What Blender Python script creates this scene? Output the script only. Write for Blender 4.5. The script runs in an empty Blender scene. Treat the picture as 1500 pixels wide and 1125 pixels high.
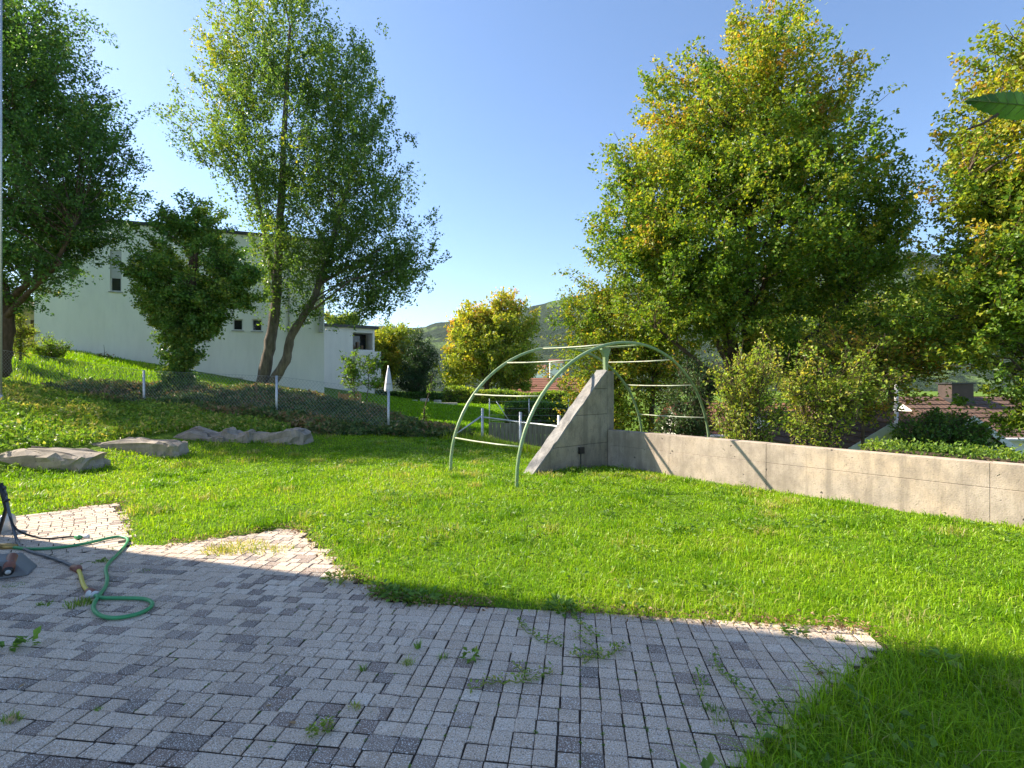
import bpy, math, random
import numpy as np
from mathutils import Vector, Matrix

rng = np.random.default_rng(7)
random.seed(7)
scene = bpy.context.scene
COL = scene.collection

# ------------------------------------------------------------------ camera, sky, sun, exposure
H = 1.6            # eye height
F = 780.0          # focal length in photo pixels (photo 1500 wide)
HOR = 560.0        # horizon row
cam_d = bpy.data.cameras.new("camera")
cam_d.sensor_width = 36.0
cam_d.lens = 36.0 * F / 1500.0
cam_d.shift_y = (HOR - 562.5) / 1500.0
cam_d.clip_start = 0.05
cam_d.clip_end = 9000.0
cam = bpy.data.objects.new("camera", cam_d)
cam.location = (0, 0, H)
cam.rotation_euler = (math.radians(90), 0, 0)
COL.objects.link(cam)
scene.camera = cam

SUN_EL = math.radians(38.5)
LX, LY = 0.956, -0.292                       # horizontal direction the light travels
sun_dir = Vector((LX * math.cos(SUN_EL), LY * math.cos(SUN_EL), -math.sin(SUN_EL)))
world = bpy.data.worlds.new("World")
scene.world = world
world.use_nodes = True
wn = world.node_tree
bg = wn.nodes["Background"]
sky = wn.nodes.new("ShaderNodeTexSky")
sky.sky_type = 'NISHITA'
sky.sun_disc = False
sky.sun_elevation = SUN_EL
sky.sun_rotation = math.atan2(-LX, -LY)
sky.altitude = 500
sky.air_density = 1.0
sky.dust_density = 0.8
sky.ozone_density = 4.0
wn.links.new(sky.outputs[0], bg.inputs[0])
bg.inputs[1].default_value = 0.062
sun_l = bpy.data.lights.new("sun", 'SUN')
sun_l.energy = 2.9
sun_l.angle = math.radians(0.5)
sun_l.color = (1.0, 0.90, 0.74)
sun = bpy.data.objects.new("sun", sun_l)
sun.rotation_euler = sun_dir.to_track_quat('-Z', 'Y').to_euler()
sun.location = (-20, 10, 30)
COL.objects.link(sun)
scene.view_settings.view_transform = 'Standard'
scene.view_settings.look = 'None'
scene.view_settings.gamma = 1.0
scene.view_settings.use_curve_mapping = False
scene.view_settings.exposure = 2.12

scene.render.engine = 'CYCLES'
scene.render.resolution_x = 1024
scene.render.resolution_y = 768
cy = scene.cycles
cy.max_bounces = 7
cy.diffuse_bounces = 4
cy.glossy_bounces = 2
cy.transmission_bounces = 3
cy.transparent_max_bounces = 4
cy.use_denoising = True
try:
    cy.denoiser = 'OPENIMAGEDENOISE'
    cy.denoising_input_passes = 'RGB_ALBEDO_NORMAL'
except Exception:
    pass
cy.sample_clamp_indirect = 6.0

# ------------------------------------------------------------------ helpers
def P(px, py, Y):
    "world point seen at photo pixel (px, py) at distance Y ahead"
    return Vector(((px - 750.0) / F * Y, Y, H - (py - HOR) / F * Y))

def G(px, py, z=0.0):
    "world point on height z seen at photo pixel"
    Y = F * (H - z) / (py - HOR)
    return Vector(((px - 750.0) / F * Y, Y, z))

def tag(o, label=None, cat=None, group=None, kind=None):
    if label: o["label"] = label
    if cat: o["category"] = cat
    if group: o["group"] = group
    if kind: o["kind"] = kind
    return o

def empty(name, loc, rz=0.0, label=None, cat=None, group=None):
    o = bpy.data.objects.new(name, None)
    o.empty_display_size = 0.2
    COL.objects.link(o)
    o.location = loc
    o.rotation_euler = (0, 0, rz)
    tag(o, label, cat, group)
    return o

def link(name, me, mat=None, parent=None):
    if mat is not None and len(me.materials) == 0:
        me.materials.append(mat)
    o = bpy.data.objects.new(name, me)
    COL.objects.link(o)
    if parent is not None:
        o.parent = parent
    return o

def tri_mesh(name, verts, tris, tint=None, smooth=False):
    me = bpy.data.meshes.new(name)
    verts = np.ascontiguousarray(verts, dtype=np.float32)
    tris = np.ascontiguousarray(tris, dtype=np.int32)
    me.vertices.add(len(verts))
    me.vertices.foreach_set("co", verts.ravel())
    me.loops.add(tris.size)
    me.loops.foreach_set("vertex_index", tris.ravel())
    me.polygons.add(len(tris))
    me.polygons.foreach_set("loop_start", np.arange(0, tris.size, 3, dtype=np.int32))
    if tint is not None:
        at = me.attributes.new("tint", 'FLOAT', 'POINT')
        at.data.foreach_set("value", np.ascontiguousarray(tint, dtype=np.float32))
    me.update(calc_edges=True)
    me.polygons.foreach_set("use_smooth", np.full(len(tris), smooth, dtype=bool))
    return me

class MB:
    "collects faces; build() links them as one mesh object"
    def __init__(self):
        self.v = []; self.f = []
    def quad(self, a, b, c, d):
        n = len(self.v); self.v += [tuple(a), tuple(b), tuple(c), tuple(d)]; self.f.append((n, n+1, n+2, n+3)); return self
    def poly(self, pts):
        n = len(self.v); self.v += [tuple(p) for p in pts]; self.f.append(tuple(range(n, n+len(pts)))); return self
    def box(self, x0, x1, y0, y1, z0, z1):
        n = len(self.v)
        self.v += [(x0,y0,z0),(x1,y0,z0),(x1,y1,z0),(x0,y1,z0),(x0,y0,z1),(x1,y0,z1),(x1,y1,z1),(x0,y1,z1)]
        for q in ((3,2,1,0),(4,5,6,7),(0,1,5,4),(1,2,6,5),(2,3,7,6),(3,0,4,7)):
            self.f.append(tuple(n+i for i in q))
        return self
    def prism(self, pts, ext):
        "closed polygon pts (3d) extruded by vector ext"
        n = len(self.v); k = len(pts); e = Vector(ext)
        self.v += [tuple(p) for p in pts] + [tuple(Vector(p)+e) for p in pts]
        self.f.append(tuple(n+i for i in reversed(range(k))))
        self.f.append(tuple(n+k+i for i in range(k)))
        for i in range(k):
            j = (i+1) % k
            self.f.append((n+i, n+j, n+k+j, n+k+i))
        return self
    def tube(self, pts, radii, sides=8, cap=True):
        pts = [Vector(p) for p in pts]
        if not hasattr(radii, '__len__'): radii = [radii]*len(pts)
        n0 = len(self.v); up = Vector((0.013, 0.021, 1.0)); prev = None
        for i, p in enumerate(pts):
            t = (pts[min(i+1, len(pts)-1)] - pts[max(i-1, 0)])
            if t.length < 1e-9: t = Vector((0,0,1))
            t.normalize()
            if prev is None:
                a = t.cross(up)
                if a.length < 0.05: a = t.cross(Vector((1,0,0)))
            else:
                a = prev - t * prev.dot(t)
            a.normalize(); prev = a
            b = t.cross(a)
            for k in range(sides):
                an = 2*math.pi*k/sides
                self.v.append(tuple(p + (a*math.cos(an) + b*math.sin(an)) * radii[i]))
        for i in range(len(pts)-1):
            for k in range(sides):
                k2 = (k+1) % sides
                self.f.append((n0+i*sides+k, n0+i*sides+k2, n0+(i+1)*sides+k2, n0+(i+1)*sides+k))
        if cap:
            self.f.append(tuple(n0+k for k in reversed(range(sides))))
            self.f.append(tuple(n0+(len(pts)-1)*sides+k for k in range(sides)))
        return self
    def mesh(self, name, smooth=False):
        me = bpy.data.meshes.new(name)
        me.from_pydata(self.v, [], self.f)
        if smooth:
            me.polygons.foreach_set("use_smooth", np.ones(len(me.polygons), dtype=bool))
        me.update()
        return me
    def build(self, name, mat, parent=None, smooth=False, bevel=0.0):
        o = link(name, self.mesh(name, smooth), mat, parent)
        if bevel:
            m = o.modifiers.new("bevel", 'BEVEL'); m.width = bevel; m.segments = 2; m.limit_method = 'ANGLE'
        return o

def spline(pts, n=8):
    "Catmull-Rom through pts"
    pts = [Vector(p) for p in pts]
    out = []
    for i in range(len(pts)-1):
        p0 = pts[max(i-1,0)]; p1 = pts[i]; p2 = pts[i+1]; p3 = pts[min(i+2,len(pts)-1)]
        for k in range(n):
            t = k/n
            out.append(0.5*((2*p1)+(p2-p0)*t+(2*p0-5*p1+4*p2-p3)*t*t+(3*p1-p0-3*p2+p3)*t*t*t))
    out.append(pts[-1])
    return out

def unit(a):
    return a / np.maximum(np.linalg.norm(a, axis=-1, keepdims=True), 1e-9)

def in_poly(x, y, poly):
    inside = np.zeros(np.shape(x), dtype=bool)
    n = len(poly)
    for i in range(n):
        x1, y1 = poly[i][0], poly[i][1]; x2, y2 = poly[(i+1) % n][0], poly[(i+1) % n][1]
        c = ((y1 > y) != (y2 > y)) & (x < (x2-x1)*(y-y1)/((y2-y1) if y2 != y1 else 1e-9) + x1)
        inside ^= c
    return inside

def dist_poly(x, y, poly, closed=True):
    d = np.full(np.shape(x), 1e9)
    n = len(poly)
    for i in range(n if closed else n-1):
        ax, ay = poly[i][0], poly[i][1]; bx, by = poly[(i+1) % n][0], poly[(i+1) % n][1]
        vx, vy = bx-ax, by-ay
        t = np.clip(((x-ax)*vx+(y-ay)*vy)/(vx*vx+vy*vy+1e-12), 0, 1)
        d = np.minimum(d, np.hypot(x-ax-t*vx, y-ay-t*vy))
    return d

def vnoise(x, y, s, seed=0):
    "cheap smooth value noise 0..1"
    x = np.asarray(x)*s + seed*17.3; y = np.asarray(y)*s - seed*9.1
    xi = np.floor(x); yi = np.floor(y); fx = x-xi; fy = y-yi
    fx = fx*fx*(3-2*fx); fy = fy*fy*(3-2*fy)
    def h(a, b):
        v = np.sin(a*127.1+b*311.7+seed*74.7)*43758.5453
        return v-np.floor(v)
    return (h(xi,yi)*(1-fx)+h(xi+1,yi)*fx)*(1-fy)+(h(xi,yi+1)*(1-fx)+h(xi+1,yi+1)*fx)*fy

def sstep(a, b, x):
    t = np.clip((x-a)/(b-a), 0, 1)
    return t*t*(3-2*t)

# ------------------------------------------------------------------ materials
class NT:
    def __init__(self, name):
        self.m = bpy.data.materials.new(name); self.m.use_nodes = True
        self.t = self.m.node_tree; self.n = self.t.nodes; self.l = self.t.links
        self.b = self.n["Principled BSDF"]; self.out = self.n["Material Output"]
    def new(self, typ, **kw):
        nd = self.n.new(typ)
        for k, v in kw.items(): setattr(nd, k, v)
        return nd
    def link(self, a, b): self.l.new(a, b)
    def pos(self):
        if not hasattr(self, "_p"): self._p = self.new("ShaderNodeNewGeometry")
        return self._p.outputs["Position"]
    def obj(self):
        if not hasattr(self, "_o"): self._o = self.new("ShaderNodeTexCoord")
        return self._o.outputs["Object"]
    def noise(self, scale, detail=3, rough=0.55, vec=None, stretch=None):
        nd = self.new("ShaderNodeTexNoise")
        nd.inputs["Scale"].default_value = scale; nd.inputs["Detail"].default_value = detail; nd.inputs["Roughness"].default_value = rough
        v = vec if vec is not None else self.pos()
        if stretch:
            mp = self.new("ShaderNodeMapping"); mp.inputs["Scale"].default_value = stretch
            self.link(v, mp.inputs["Vector"]); v = mp.outputs[0]
        self.link(v, nd.inputs["Vector"])
        return nd.outputs["Fac"]
    def ramp(self, fac, stops, interp='LINEAR'):
        nd = self.new("ShaderNodeValToRGB"); cr = nd.color_ramp; cr.interpolation = interp
        while len(cr.elements) > 1: cr.elements.remove(cr.elements[-1])
        cr.elements[0].position = stops[0][0]; cr.elements[0].color = (*stops[0][1], 1)
        for p, c in stops[1:]:
            e = cr.elements.new(p); e.color = (*c, 1)
        self.link(fac, nd.inputs[0])
        return nd.outputs[0]
    def mix(self, fac, a, b, mode='MIX'):
        nd = self.new("ShaderNodeMix", data_type='RGBA', blend_type=mode)
        for s, v in ((nd.inputs[0], fac), (nd.inputs[6], a), (nd.inputs[7], b)):
            if hasattr(v, "is_output"): self.link(v, s)
            elif isinstance(v, (int, float)): s.default_value = v
            else: s.default_value = (*v, 1)
        return nd.outputs[2]
    def math(self, op, a, b=None, clamp=False):
        nd = self.new("ShaderNodeMath", operation=op, use_clamp=clamp)
        for s, v in ((nd.inputs[0], a), (nd.inputs[1], b)):
            if v is None: continue
            if hasattr(v, "is_output"): self.link(v, s)
            else: s.default_value = v
        return nd.outputs[0]
    def bump(self, height, strength=0.3, dist=0.02):
        nd = self.new("ShaderNodeBump"); nd.inputs["Strength"].default_value = strength; nd.inputs["Distance"].default_value = dist
        self.link(height, nd.inputs["Height"]); self.link(nd.outputs[0], self.b.inputs["Normal"])
    def col(self, c):
        if hasattr(c, "is_output"): self.link(c, self.b.inputs["Base Color"])
        else: self.b.inputs["Base Color"].default_value = (*c, 1)
        return self
    def set(self, rough=0.8, metal=0.0, spec=0.3):
        self.b.inputs["Roughness"].default_value = rough; self.b.inputs["Metallic"].default_value = metal
        self.b.inputs["Specular IOR Level"].default_value = spec
        return self

def mat_plain(name, c, rough=0.7, metal=0.0, spec=0.3, var=0.12, scale=6.0):
    t = NT(name); t.set(rough, metal, spec)
    d = tuple(x*(1-var) for x in c); e = tuple(min(1, x*(1+var)) for x in c)
    f = t.noise(scale, 4)
    t.col(t.ramp(f, [(0.3, d), (0.7, e)]))
    t.bump(t.noise(scale*12, 2), 0.08, 0.01)
    return t.m

def mat_leaf(name, stops, trans=0.42, rough=0.5, tcol=(1.5, 1.45, 0.6), jitter=0.35, spec=0.35, gain=1.4):
    t = NT(name)
    stops = [(p_, tuple(min(0.6, x_*gain) for x_ in c_)) for p_, c_ in stops]
    at = t.new("ShaderNodeAttribute", attribute_name="tint")
    c = t.ramp(at.outputs["Fac"], stops)
    geo = t.new("ShaderNodeNewGeometry")
    r = geo.outputs["Random Per Island"]
    v = t.math('MULTIPLY_ADD', r, jitter*2)
    v.node.inputs[2].default_value = 1.0-jitter
    hs = t.new("ShaderNodeHueSaturation"); t.link(c, hs.inputs["Color"]); t.link(v, hs.inputs["Value"])
    c2 = hs.outputs[0]
    t.col(c2); t.set(rough, 0, spec)
    tr = t.new("ShaderNodeBsdfTranslucent")
    tc = t.mix(1.0, c2, tcol, 'MULTIPLY'); t.link(tc, tr.inputs[0])
    mx = t.new("ShaderNodeMixShader"); mx.inputs[0].default_value = trans
    t.link(t.b.outputs[0], mx.inputs[1]); t.link(tr.outputs[0], mx.inputs[2]); t.link(mx.outputs[0], t.out.inputs[0])
    return t.m

def mat_bark(name, c=(0.12, 0.085, 0.06)):
    t = NT(name); t.set(0.9, 0, 0.15)
    f = t.noise(9, 5, 0.65, stretch=(1, 1, 0.25))
    t.col(t.ramp(f, [(0.3, tuple(x*0.5 for x in c)), (0.55, c), (0.75, tuple(x*1.6 for x in c))]))
    t.bump(f, 0.8, 0.03)
    return t.m

BARK = mat_bark("bark")
BARK_GREY = mat_bark("bark_grey", (0.17, 0.135, 0.11))
WHITE_RENDER = None

def mat_render_wall(name, c):
    t = NT(name); t.set(0.9, 0, 0.2)
    f = t.noise(0.6, 5, 0.6, stretch=(1, 1, 0.35)); g = t.noise(4.0, 4, 0.6, stretch=(1, 1, 0.2))
    a = t.ramp(f, [(0.3, tuple(x*0.90 for x in c)), (0.65, c)])
    b = t.mix(t.ramp(g, [(0.45, (0,0,0)), (0.8, (0.4,)*3)]), a, tuple(x*0.78 for x in c))
    t.col(b); t.bump(t.noise(60, 3), 0.25, 0.01)
    return t.m
WALL_WHITE = mat_render_wall("render_white", (0.92, 0.88, 0.82))
WALL_CREAM = mat_render_wall("render_cream", (0.78, 0.69, 0.54))
WALL_PINK = mat_render_wall("render_pale_pink", (0.84, 0.77, 0.72))
DARK_METAL = mat_plain("dark_sheet_metal", (0.05, 0.048, 0.05), 0.45, 0.3, 0.5)
FRAME_WHITE = mat_plain("window_frame_white", (0.72, 0.70, 0.68), 0.5, 0, 0.4, 0.05)
FRAME_BROWN = mat_plain("timber_brown", (0.16, 0.10, 0.065), 0.7, 0, 0.3, 0.25, 12)
BLIND = mat_plain("roller_blind_grey", (0.52, 0.50, 0.50), 0.6, 0, 0.3, 0.05)
SILL = mat_plain("stone_sill", (0.40, 0.38, 0.37), 0.8)
t = NT("window_glass"); t.col((0.02, 0.022, 0.025)).set(0.06, 0, 0.6); GLASS = t.m
STEEL = mat_plain("galvanised_steel", (0.50, 0.52, 0.54), 0.45, 0.6, 0.5, 0.12, 20)
WIRE = mat_plain("fence_wire", (0.42, 0.43, 0.42), 0.5, 0.4, 0.5, 0.1, 30)

# concrete
def mat_concrete(name, base, dark=0.5, warm=(1, 0.93, 0.82)):
    t = NT(name); t.set(0.92, 0, 0.2)
    f = t.noise(1.1, 6, 0.65); g = t.noise(5.5, 5, 0.7, stretch=(1, 1, 0.55)); sp = t.noise(55, 3, 0.6); hl = t.noise(14, 2, 0.5)
    a = t.ramp(f, [(0.28, tuple(x*0.55 for x in base)), (0.5, base), (0.75, tuple(x*w*1.18 for x, w in zip(base, warm)))])
    b = t.mix(t.ramp(g, [(0.42, (0,0,0)), (0.70, (0.72,)*3)]), a, tuple(x*dark for x in base))
    c = t.mix(t.ramp(sp, [(0.30, (0.65,)*3), (0.44, (0,0,0))]), b, tuple(x*0.45 for x in base))
    st = t.noise(5, 4, 0.65, stretch=(1, 1, 0.06))
    c = t.mix(t.ramp(st, [(0.52, (0,0,0)), (0.66, (0.6,)*3)]), c, tuple(x*0.5 for x in base))
    d = t.mix(t.ramp(hl, [(0.24, (0.85,)*3), (0.29, (0,0,0))]), c, (0.05, 0.045, 0.04))
    t.col(d)
    hgt = t.math('ADD', t.math('MULTIPLY', sp, 0.5), t.math('MULTIPLY', t.ramp(hl, [(0.22, (0,0,0)), (0.3, (1,1,1))]), 1.2))
    t.bump(hgt, 0.55, 0.012)
    return t.m
CONCRETE = mat_concrete("concrete_weathered", (0.49, 0.40, 0.32))
CONCRETE_DARK = mat_concrete("concrete_joint", (0.13, 0.115, 0.10))
CONCRETE_ROUGH = mat_concrete("concrete_rough_edge", (0.30, 0.285, 0.27), 0.35)

BUTTRESS = mat_concrete("concrete_stained", (0.33, 0.28, 0.21), 0.42)
# pavers: per-paver tint from attribute (joined) or object colour (single)
def mat_paver(name, src):
    t = NT(name); t.set(0.88, 0, 0.25)
    if src == 'attr':
        fac = t.new("ShaderNodeAttribute", attribute_name="tint").outputs["Fac"]
    else:
        oi = t.new("ShaderNodeObjectInfo"); sep = t.new("ShaderNodeSeparateColor"); t.link(oi.outputs["Color"], sep.inputs[0]); fac = sep.outputs[0]
    c = t.ramp(fac, [(0.0, (0.18, 0.145, 0.12)), (0.16, (0.27, 0.185, 0.14)), (0.30, (0.36, 0.275, 0.215)),
                     (0.5, (0.58, 0.435, 0.315)), (0.8, (0.67, 0.53, 0.405)), (1.0, (0.77, 0.64, 0.51))])
    big = t.noise(1.3, 4, 0.6); med = t.noise(16, 4, 0.65); sp = t.noise(115, 2, 0.7); sp2 = t.noise(170, 2, 0.6)
    c = t.mix(t.ramp(big, [(0.42, (0,0,0)), (0.75, (0.32,)*3)]), c, (0.30, 0.22, 0.16))
    c = t.mix(t.ramp(med, [(0.4, (0,0,0)), (0.75, (0.32,)*3)]), c, (0.26, 0.22, 0.185))
    c = t.mix(t.ramp(sp, [(0.36, (0.85,)*3), (0.47, (0,0,0))]), c, (0.15, 0.13, 0.11))
    c = t.mix(t.ramp(sp2, [(0.56, (0,0,0)), (0.64, (0.9,)*3)]), c, (0.84, 0.80, 0.75))
    t.col(c)
    t.bump(t.math('ADD', sp, t.math('MULTIPLY', med, 0.6)), 0.5, 0.006)
    return t.m
PAVER_ONE = mat_paver("paver_concrete", 'obj')
PAVER_MANY = mat_paver("paver_concrete_joined", 'attr')
t = NT("joint_soil"); t.set(0.95, 0, 0.1)
t.col(t.ramp(t.noise(9, 5), [(0.3, (0.035, 0.027, 0.021)), (0.6, (0.062, 0.047, 0.036)), (0.8, (0.06, 0.066, 0.028))]))
t.bump(t.noise(120, 3), 0.6, 0.01); JOINT = t.m

# ground below the grass
t = NT("ground_soil_grass"); t.set(0.95, 0, 0.1)
f = t.noise(1.7, 5, 0.6); g = t.noise(28, 4, 0.7)
a = t.ramp(f, [(0.3, (0.08, 0.16, 0.010)), (0.55, (0.12, 0.22, 0.012)), (0.8, (0.16, 0.20, 0.03))])
t.col(t.mix(t.ramp(g, [(0.35, (0,0,0)), (0.7, (0.45,)*3)]), a, (0.10, 0.085, 0.045)))
t.bump(g, 0.9, 0.04); GROUND = t.m

GRASS = mat_leaf("grass_blade", [(0.0, (0.06, 0.15, 0.006)), (0.35, (0.16, 0.31, 0.006)), (0.65, (0.27, 0.42, 0.008)), (0.88, (0.32, 0.40, 0.04)), (1.0, (0.42, 0.35, 0.15))],
                 0.42, 0.45, (1.35, 1.35, 0.45), 0.3, gain=1.08)
WEED_LEAF = mat_leaf("weed_leaf", [(0.0, (0.055, 0.12, 0.022)), (0.5, (0.12, 0.22, 0.032)), (0.8, (0.21, 0.28, 0.045)), (1.0, (0.42, 0.36, 0.12))], 0.40, 0.5, gain=1.15)
DRY_LEAF = mat_leaf("dry_leaf", [(0.0, (0.12, 0.06, 0.03)), (0.5, (0.26, 0.15, 0.07)), (1.0, (0.42, 0.30, 0.17))], 0.2, 0.7, gain=1.0)

# ------------------------------------------------------------------ ground shape
PIL = (1.82, 10.15)                    # pillar foot: wall runs along U, garden side is N
U = (0.654, -0.757); N = (-0.757, -0.654)
def wall_s(x, y): return -((x-PIL[0])*N[0] + (y-PIL[1])*N[1])   # >0 behind the wall
def wall_u(x, y): return (x-PIL[0])*U[0] + (y-PIL[1])*U[1]
CP = [(0,-12,0),(-12,-12,0),(12,-12,0),(0,0,0),(-5,0,0),(5,0,0),(0,3,0),(-4,3,0),(4,3,0),(-3,5,0),(-6,5.5,0),(2,5,0.0),(6,5,0),(-7,8,0.02),(-4,7.5,0.02),
      (0.1,7.5,0.13),(-1,8.8,0.13),(0.35,8.8,0.06),(1.9,10.1,0.0),(4,7.4,0.0),(5.6,5.6,0.0),(8,3,0),(-3,10,0.03),(-5,12,0.02),(-7,10.6,0.02),(-8.2,8.8,0.0),(-9.5,7,0.0),
      (-9.2,9.5,0.40),(-8.7,11.7,0.40),(-8.2,13.7,0.42),(-5.6,14.0,0.30),(-10.5,12,0.72),(-12,9,0.85),(-14,13,1.35),
      (-11.75,17,0.70),(-7.03,15.9,0.52),(-3.5,15.1,0.12),(-0.8,14.4,0.0),(0.2,12.5,-0.02),(-2.2,13,0.02),
      (-18,17.5,1.55),(-19,20,2.45),(-15.4,20,1.5),(-21,26,3.0),(-17,25,2.3),(-12,27,1.2),(-11.9,19,1.25),(-9.1,19.5,1.25),(-8.3,18.5,1.12),(-6.2,18,0.80),(-4.1,17,0.36),(-2.3,16,0.05),
      (-10,30,0.85),(-8,26,0.45),(-5,24,-0.1),(0,24,-0.55),(1,20,-0.75),(3,18,-0.9),(-6,40,0.0),(0,40,0.0),(-10,42,0.5),(6,40,-0.6),(5,25,-1.4),(12,20,-0.8),(15,35,-1.6),(25,20,-1.0),
      (-30,10,2.6),(-30,30,3.6),(-20,45,2.0),(12,0,-0.3),(16,8,-0.6),(30,0,-1),(0,60,-1),(-30,60,1.0),(30,60,-3),(-25,-10,1.0),(25,-15,0)]
CP = np.array(CP, dtype=float)
_d = np.linalg.norm(CP[:,None,:2]-CP[None,:,:2], axis=-1)
_n = len(CP)
_A = np.zeros((_n+1,_n+1)); _A[:_n,:_n] = -_d - 0.0*np.eye(_n); _A[:_n,_n] = 1; _A[_n,:_n] = 1
_w = np.linalg.solve(_A, np.append(CP[:,2], 0.0))
def terrain(x, y):
    x = np.atleast_1d(np.asarray(x, dtype=float)); y = np.atleast_1d(np.asarray(y, dtype=float))
    sh = x.shape; x = x.ravel(); y = y.ravel()
    z = np.empty(len(x))
    for i in range(0, len(x), 20000):
        xs = x[i:i+20000]; ys = y[i:i+20000]
        d = np.sqrt((xs[:,None]-CP[None,:,0])**2+(ys[:,None]-CP[None,:,1])**2)
        z[i:i+20000] = -(d @ _w[:_n]) + _w[_n]
    far = sstep(45, 140, np.hypot(x, y-10))
    z = z*(1-far) + (-9.0)*far
    s = wall_s(x, y); u = wall_u(x, y)
    z -= 3.0*sstep(0.3, 2.6, s)*sstep(-6.0, 0.5, u)*(1-far)
    z += (vnoise(x,y,0.9,3)-0.5)*0.05*sstep(3.0,6.0,np.hypot(x,y-1))
    return z.reshape(sh)
def tz(x, y): return float(terrain([x],[y])[0])

# ------------------------------------------------------------------ patio outline (garden side edge traced on the level ground)
edge_px = [(-260,770),(0,757),(90,748),(175,735),(186,772),(193,800),(260,797),(330,786),(425,773),(445,780),(478,812),(505,838),(545,862),(575,878),
           (640,884),(700,886),(780,893),(860,897),(960,905),(1080,911),(1180,917),(1250,921),(1305,946),(1245,985),(1200,1020),(1160,1052),(1120,1090),(1085,1130),(1040,1200),(980,1330)]
EDGE = [G(a, b) for a, b in edge_px]
PATIO = [(p.x, p.y) for p in EDGE] + [(0.3, 0.6), (0.3, -2.5), (-9.0, -2.5), (-9.0, 6.2)]

# ground sheet, fine near the camera and growing outwards to the horizon
def axis(lo, hi, step, far, growth=1.28):
    a = list(np.arange(lo, hi+1e-6, step)); s = step
    while a[-1] < far: s *= growth; a.append(a[-1]+s)
    s = step
    while a[0] > -far: s *= growth; a.insert(0, a[0]-s)
    return np.array(a)
gx = axis(-14, 9, 0.22, 4000); gy = axis(-3, 22, 0.22, 4000)
X, Y = np.meshgrid(gx, gy)
Z = terrain(X, Y)
ins = in_poly(X, Y, PATIO); dp = dist_poly(X, Y, PATIO)
Z = np.where(ins, -0.022-0.06*np.clip(dp/0.4, 0, 1), np.where(dp < 0.3, Z*dp/0.3 - 0.012*(1-dp/0.3), Z))
nx, ny = len(gx), len(gy)
idx = np.arange(nx*ny).reshape(ny, nx)
a, b, c, d = idx[:-1,:-1].ravel(), idx[:-1,1:].ravel(), idx[1:,1:].ravel(), idx[1:,:-1].ravel()
tris = np.concatenate([np.stack([a,b,c],1), np.stack([a,c,d],1)])
ground = link("ground", tri_mesh("ground", np.stack([X.ravel(),Y.ravel(),Z.ravel()],1), tris, smooth=True), GROUND)
tag(ground, "garden ground under lawn, banks and the valley beyond", "ground", kind="structure")

# ------------------------------------------------------------------ patio with pavers
mb = MB(); mb.poly([(x, y, -0.0058) for x, y in PATIO])
patio = mb.build("patio", JOINT)
tag(patio, "paved patio of small grey concrete pavers in the shade", "patio", kind="structure")
S = 0.101
A1 = math.radians(-7.3)               # rows of the main field
A2 = math.radians(38.8-0.0)           # diagonal field at the back left
split = [G(-300,838), G(0,818), G(205,801)]
def gen_field(ang, mixed):
    ca, sa = math.cos(ang), math.sin(ang)
    out = []
    for r in range(-110, 110):
        c = -120; v = (r+0.5)*S
        off = random.uniform(0, S)
        while c < 120:
            uc = c*S
            px_ = uc*ca - v*sa
            k = 1
            if mixed(px_) > random.random(): k = 2
            shift = off if mixed(px_) > 0.02 else 0.0
            w = k*S
            uu = uc + w/2 + shift
            x = uu*ca - v*sa; y = uu*sa + v*ca
            out.append((x, y, w, S, ang)); c += k
    return out
f1 = gen_field(A1, lambda x: 0.0 if x > -0.55 else min(0.17, (-0.55-x)*0.14))
f2 = gen_field(A2, lambda x: 0.3)
xs = np.array([q[0] for q in f1]); ys = np.array([q[1] for q in f1])
def line_side(x, y):
    (ax, ay, _), (bx, by, _) = split[1], split[2]
    return (bx-ax)*(y-ay)-(by-ay)*(x-ax)
m1 = in_poly(xs, ys, PATIO) & ~((line_side(xs, ys) > 0) & (xs < -3.75))
xs2 = np.array([q[0] for q in f2]); ys2 = np.array([q[1] for q in f2])
m2 = in_poly(xs2, ys2, PATIO) & (line_side(xs2, ys2) > 0) & (xs2 < -3.75)
pav = [f1[i] for i in np.nonzero(m1)[0]] + [f2[i] for i in np.nonzero(m2)[0]]
pa = np.array(pav)
tint = np.clip(0.60 + rng.normal(0, 0.12, len(pa)) + (vnoise(pa[:,0], pa[:,1], 0.8, 5)-0.5)*0.25, 0, 1)
brown = (rng.random(len(pa)) < 0.07 + 0.16*(vnoise(pa[:,0], pa[:,1], 0.9, 9) > 0.5)*(pa[:,0] < -0.3))
tint = np.where(brown, rng.uniform(0.02, 0.3, len(pa)), tint)
pz = rng.normal(0, 0.0011, len(pa)) + (vnoise(pa[:,0], pa[:,1], 1.1, 2)-0.5)*0.003
tilt = rng.normal(0, 0.008, (len(pa), 2)); jit = rng.normal(0, 0.0016, (len(pa), 2)); jr = rng.normal(0, 0.010, len(pa))
def paver_geo(w, d, seed):
    r = np.random.default_rng(seed)
    g = 0.0040; ch = 0.0036
    hw, hd = w/2-0.0028, d/2-g
    def ring(ix, z):
        return [(sx*(hw-ix)+r.normal(0,0.0011), sy*(hd-ix)+r.normal(0,0.0011), z) for sx, sy in ((-1,-1),(1,-1),(1,1),(-1,1))]
    v = ring(0, -0.05) + ring(0, -0.0048) + ring(ch, 0.0)
    f = []
    for k in (0, 4):
        for i in range(4):
            j = (i+1) % 4; f.append((k+i, k+j, k+4+j, k+4+i))
    f.append((8, 9, 10, 11))
    return np.array(v), f
GEO = {k: [paver_geo(k*S, S, 10*k+i) for i in range(6)] for k in (1, 2)}
PM = {}
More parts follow.
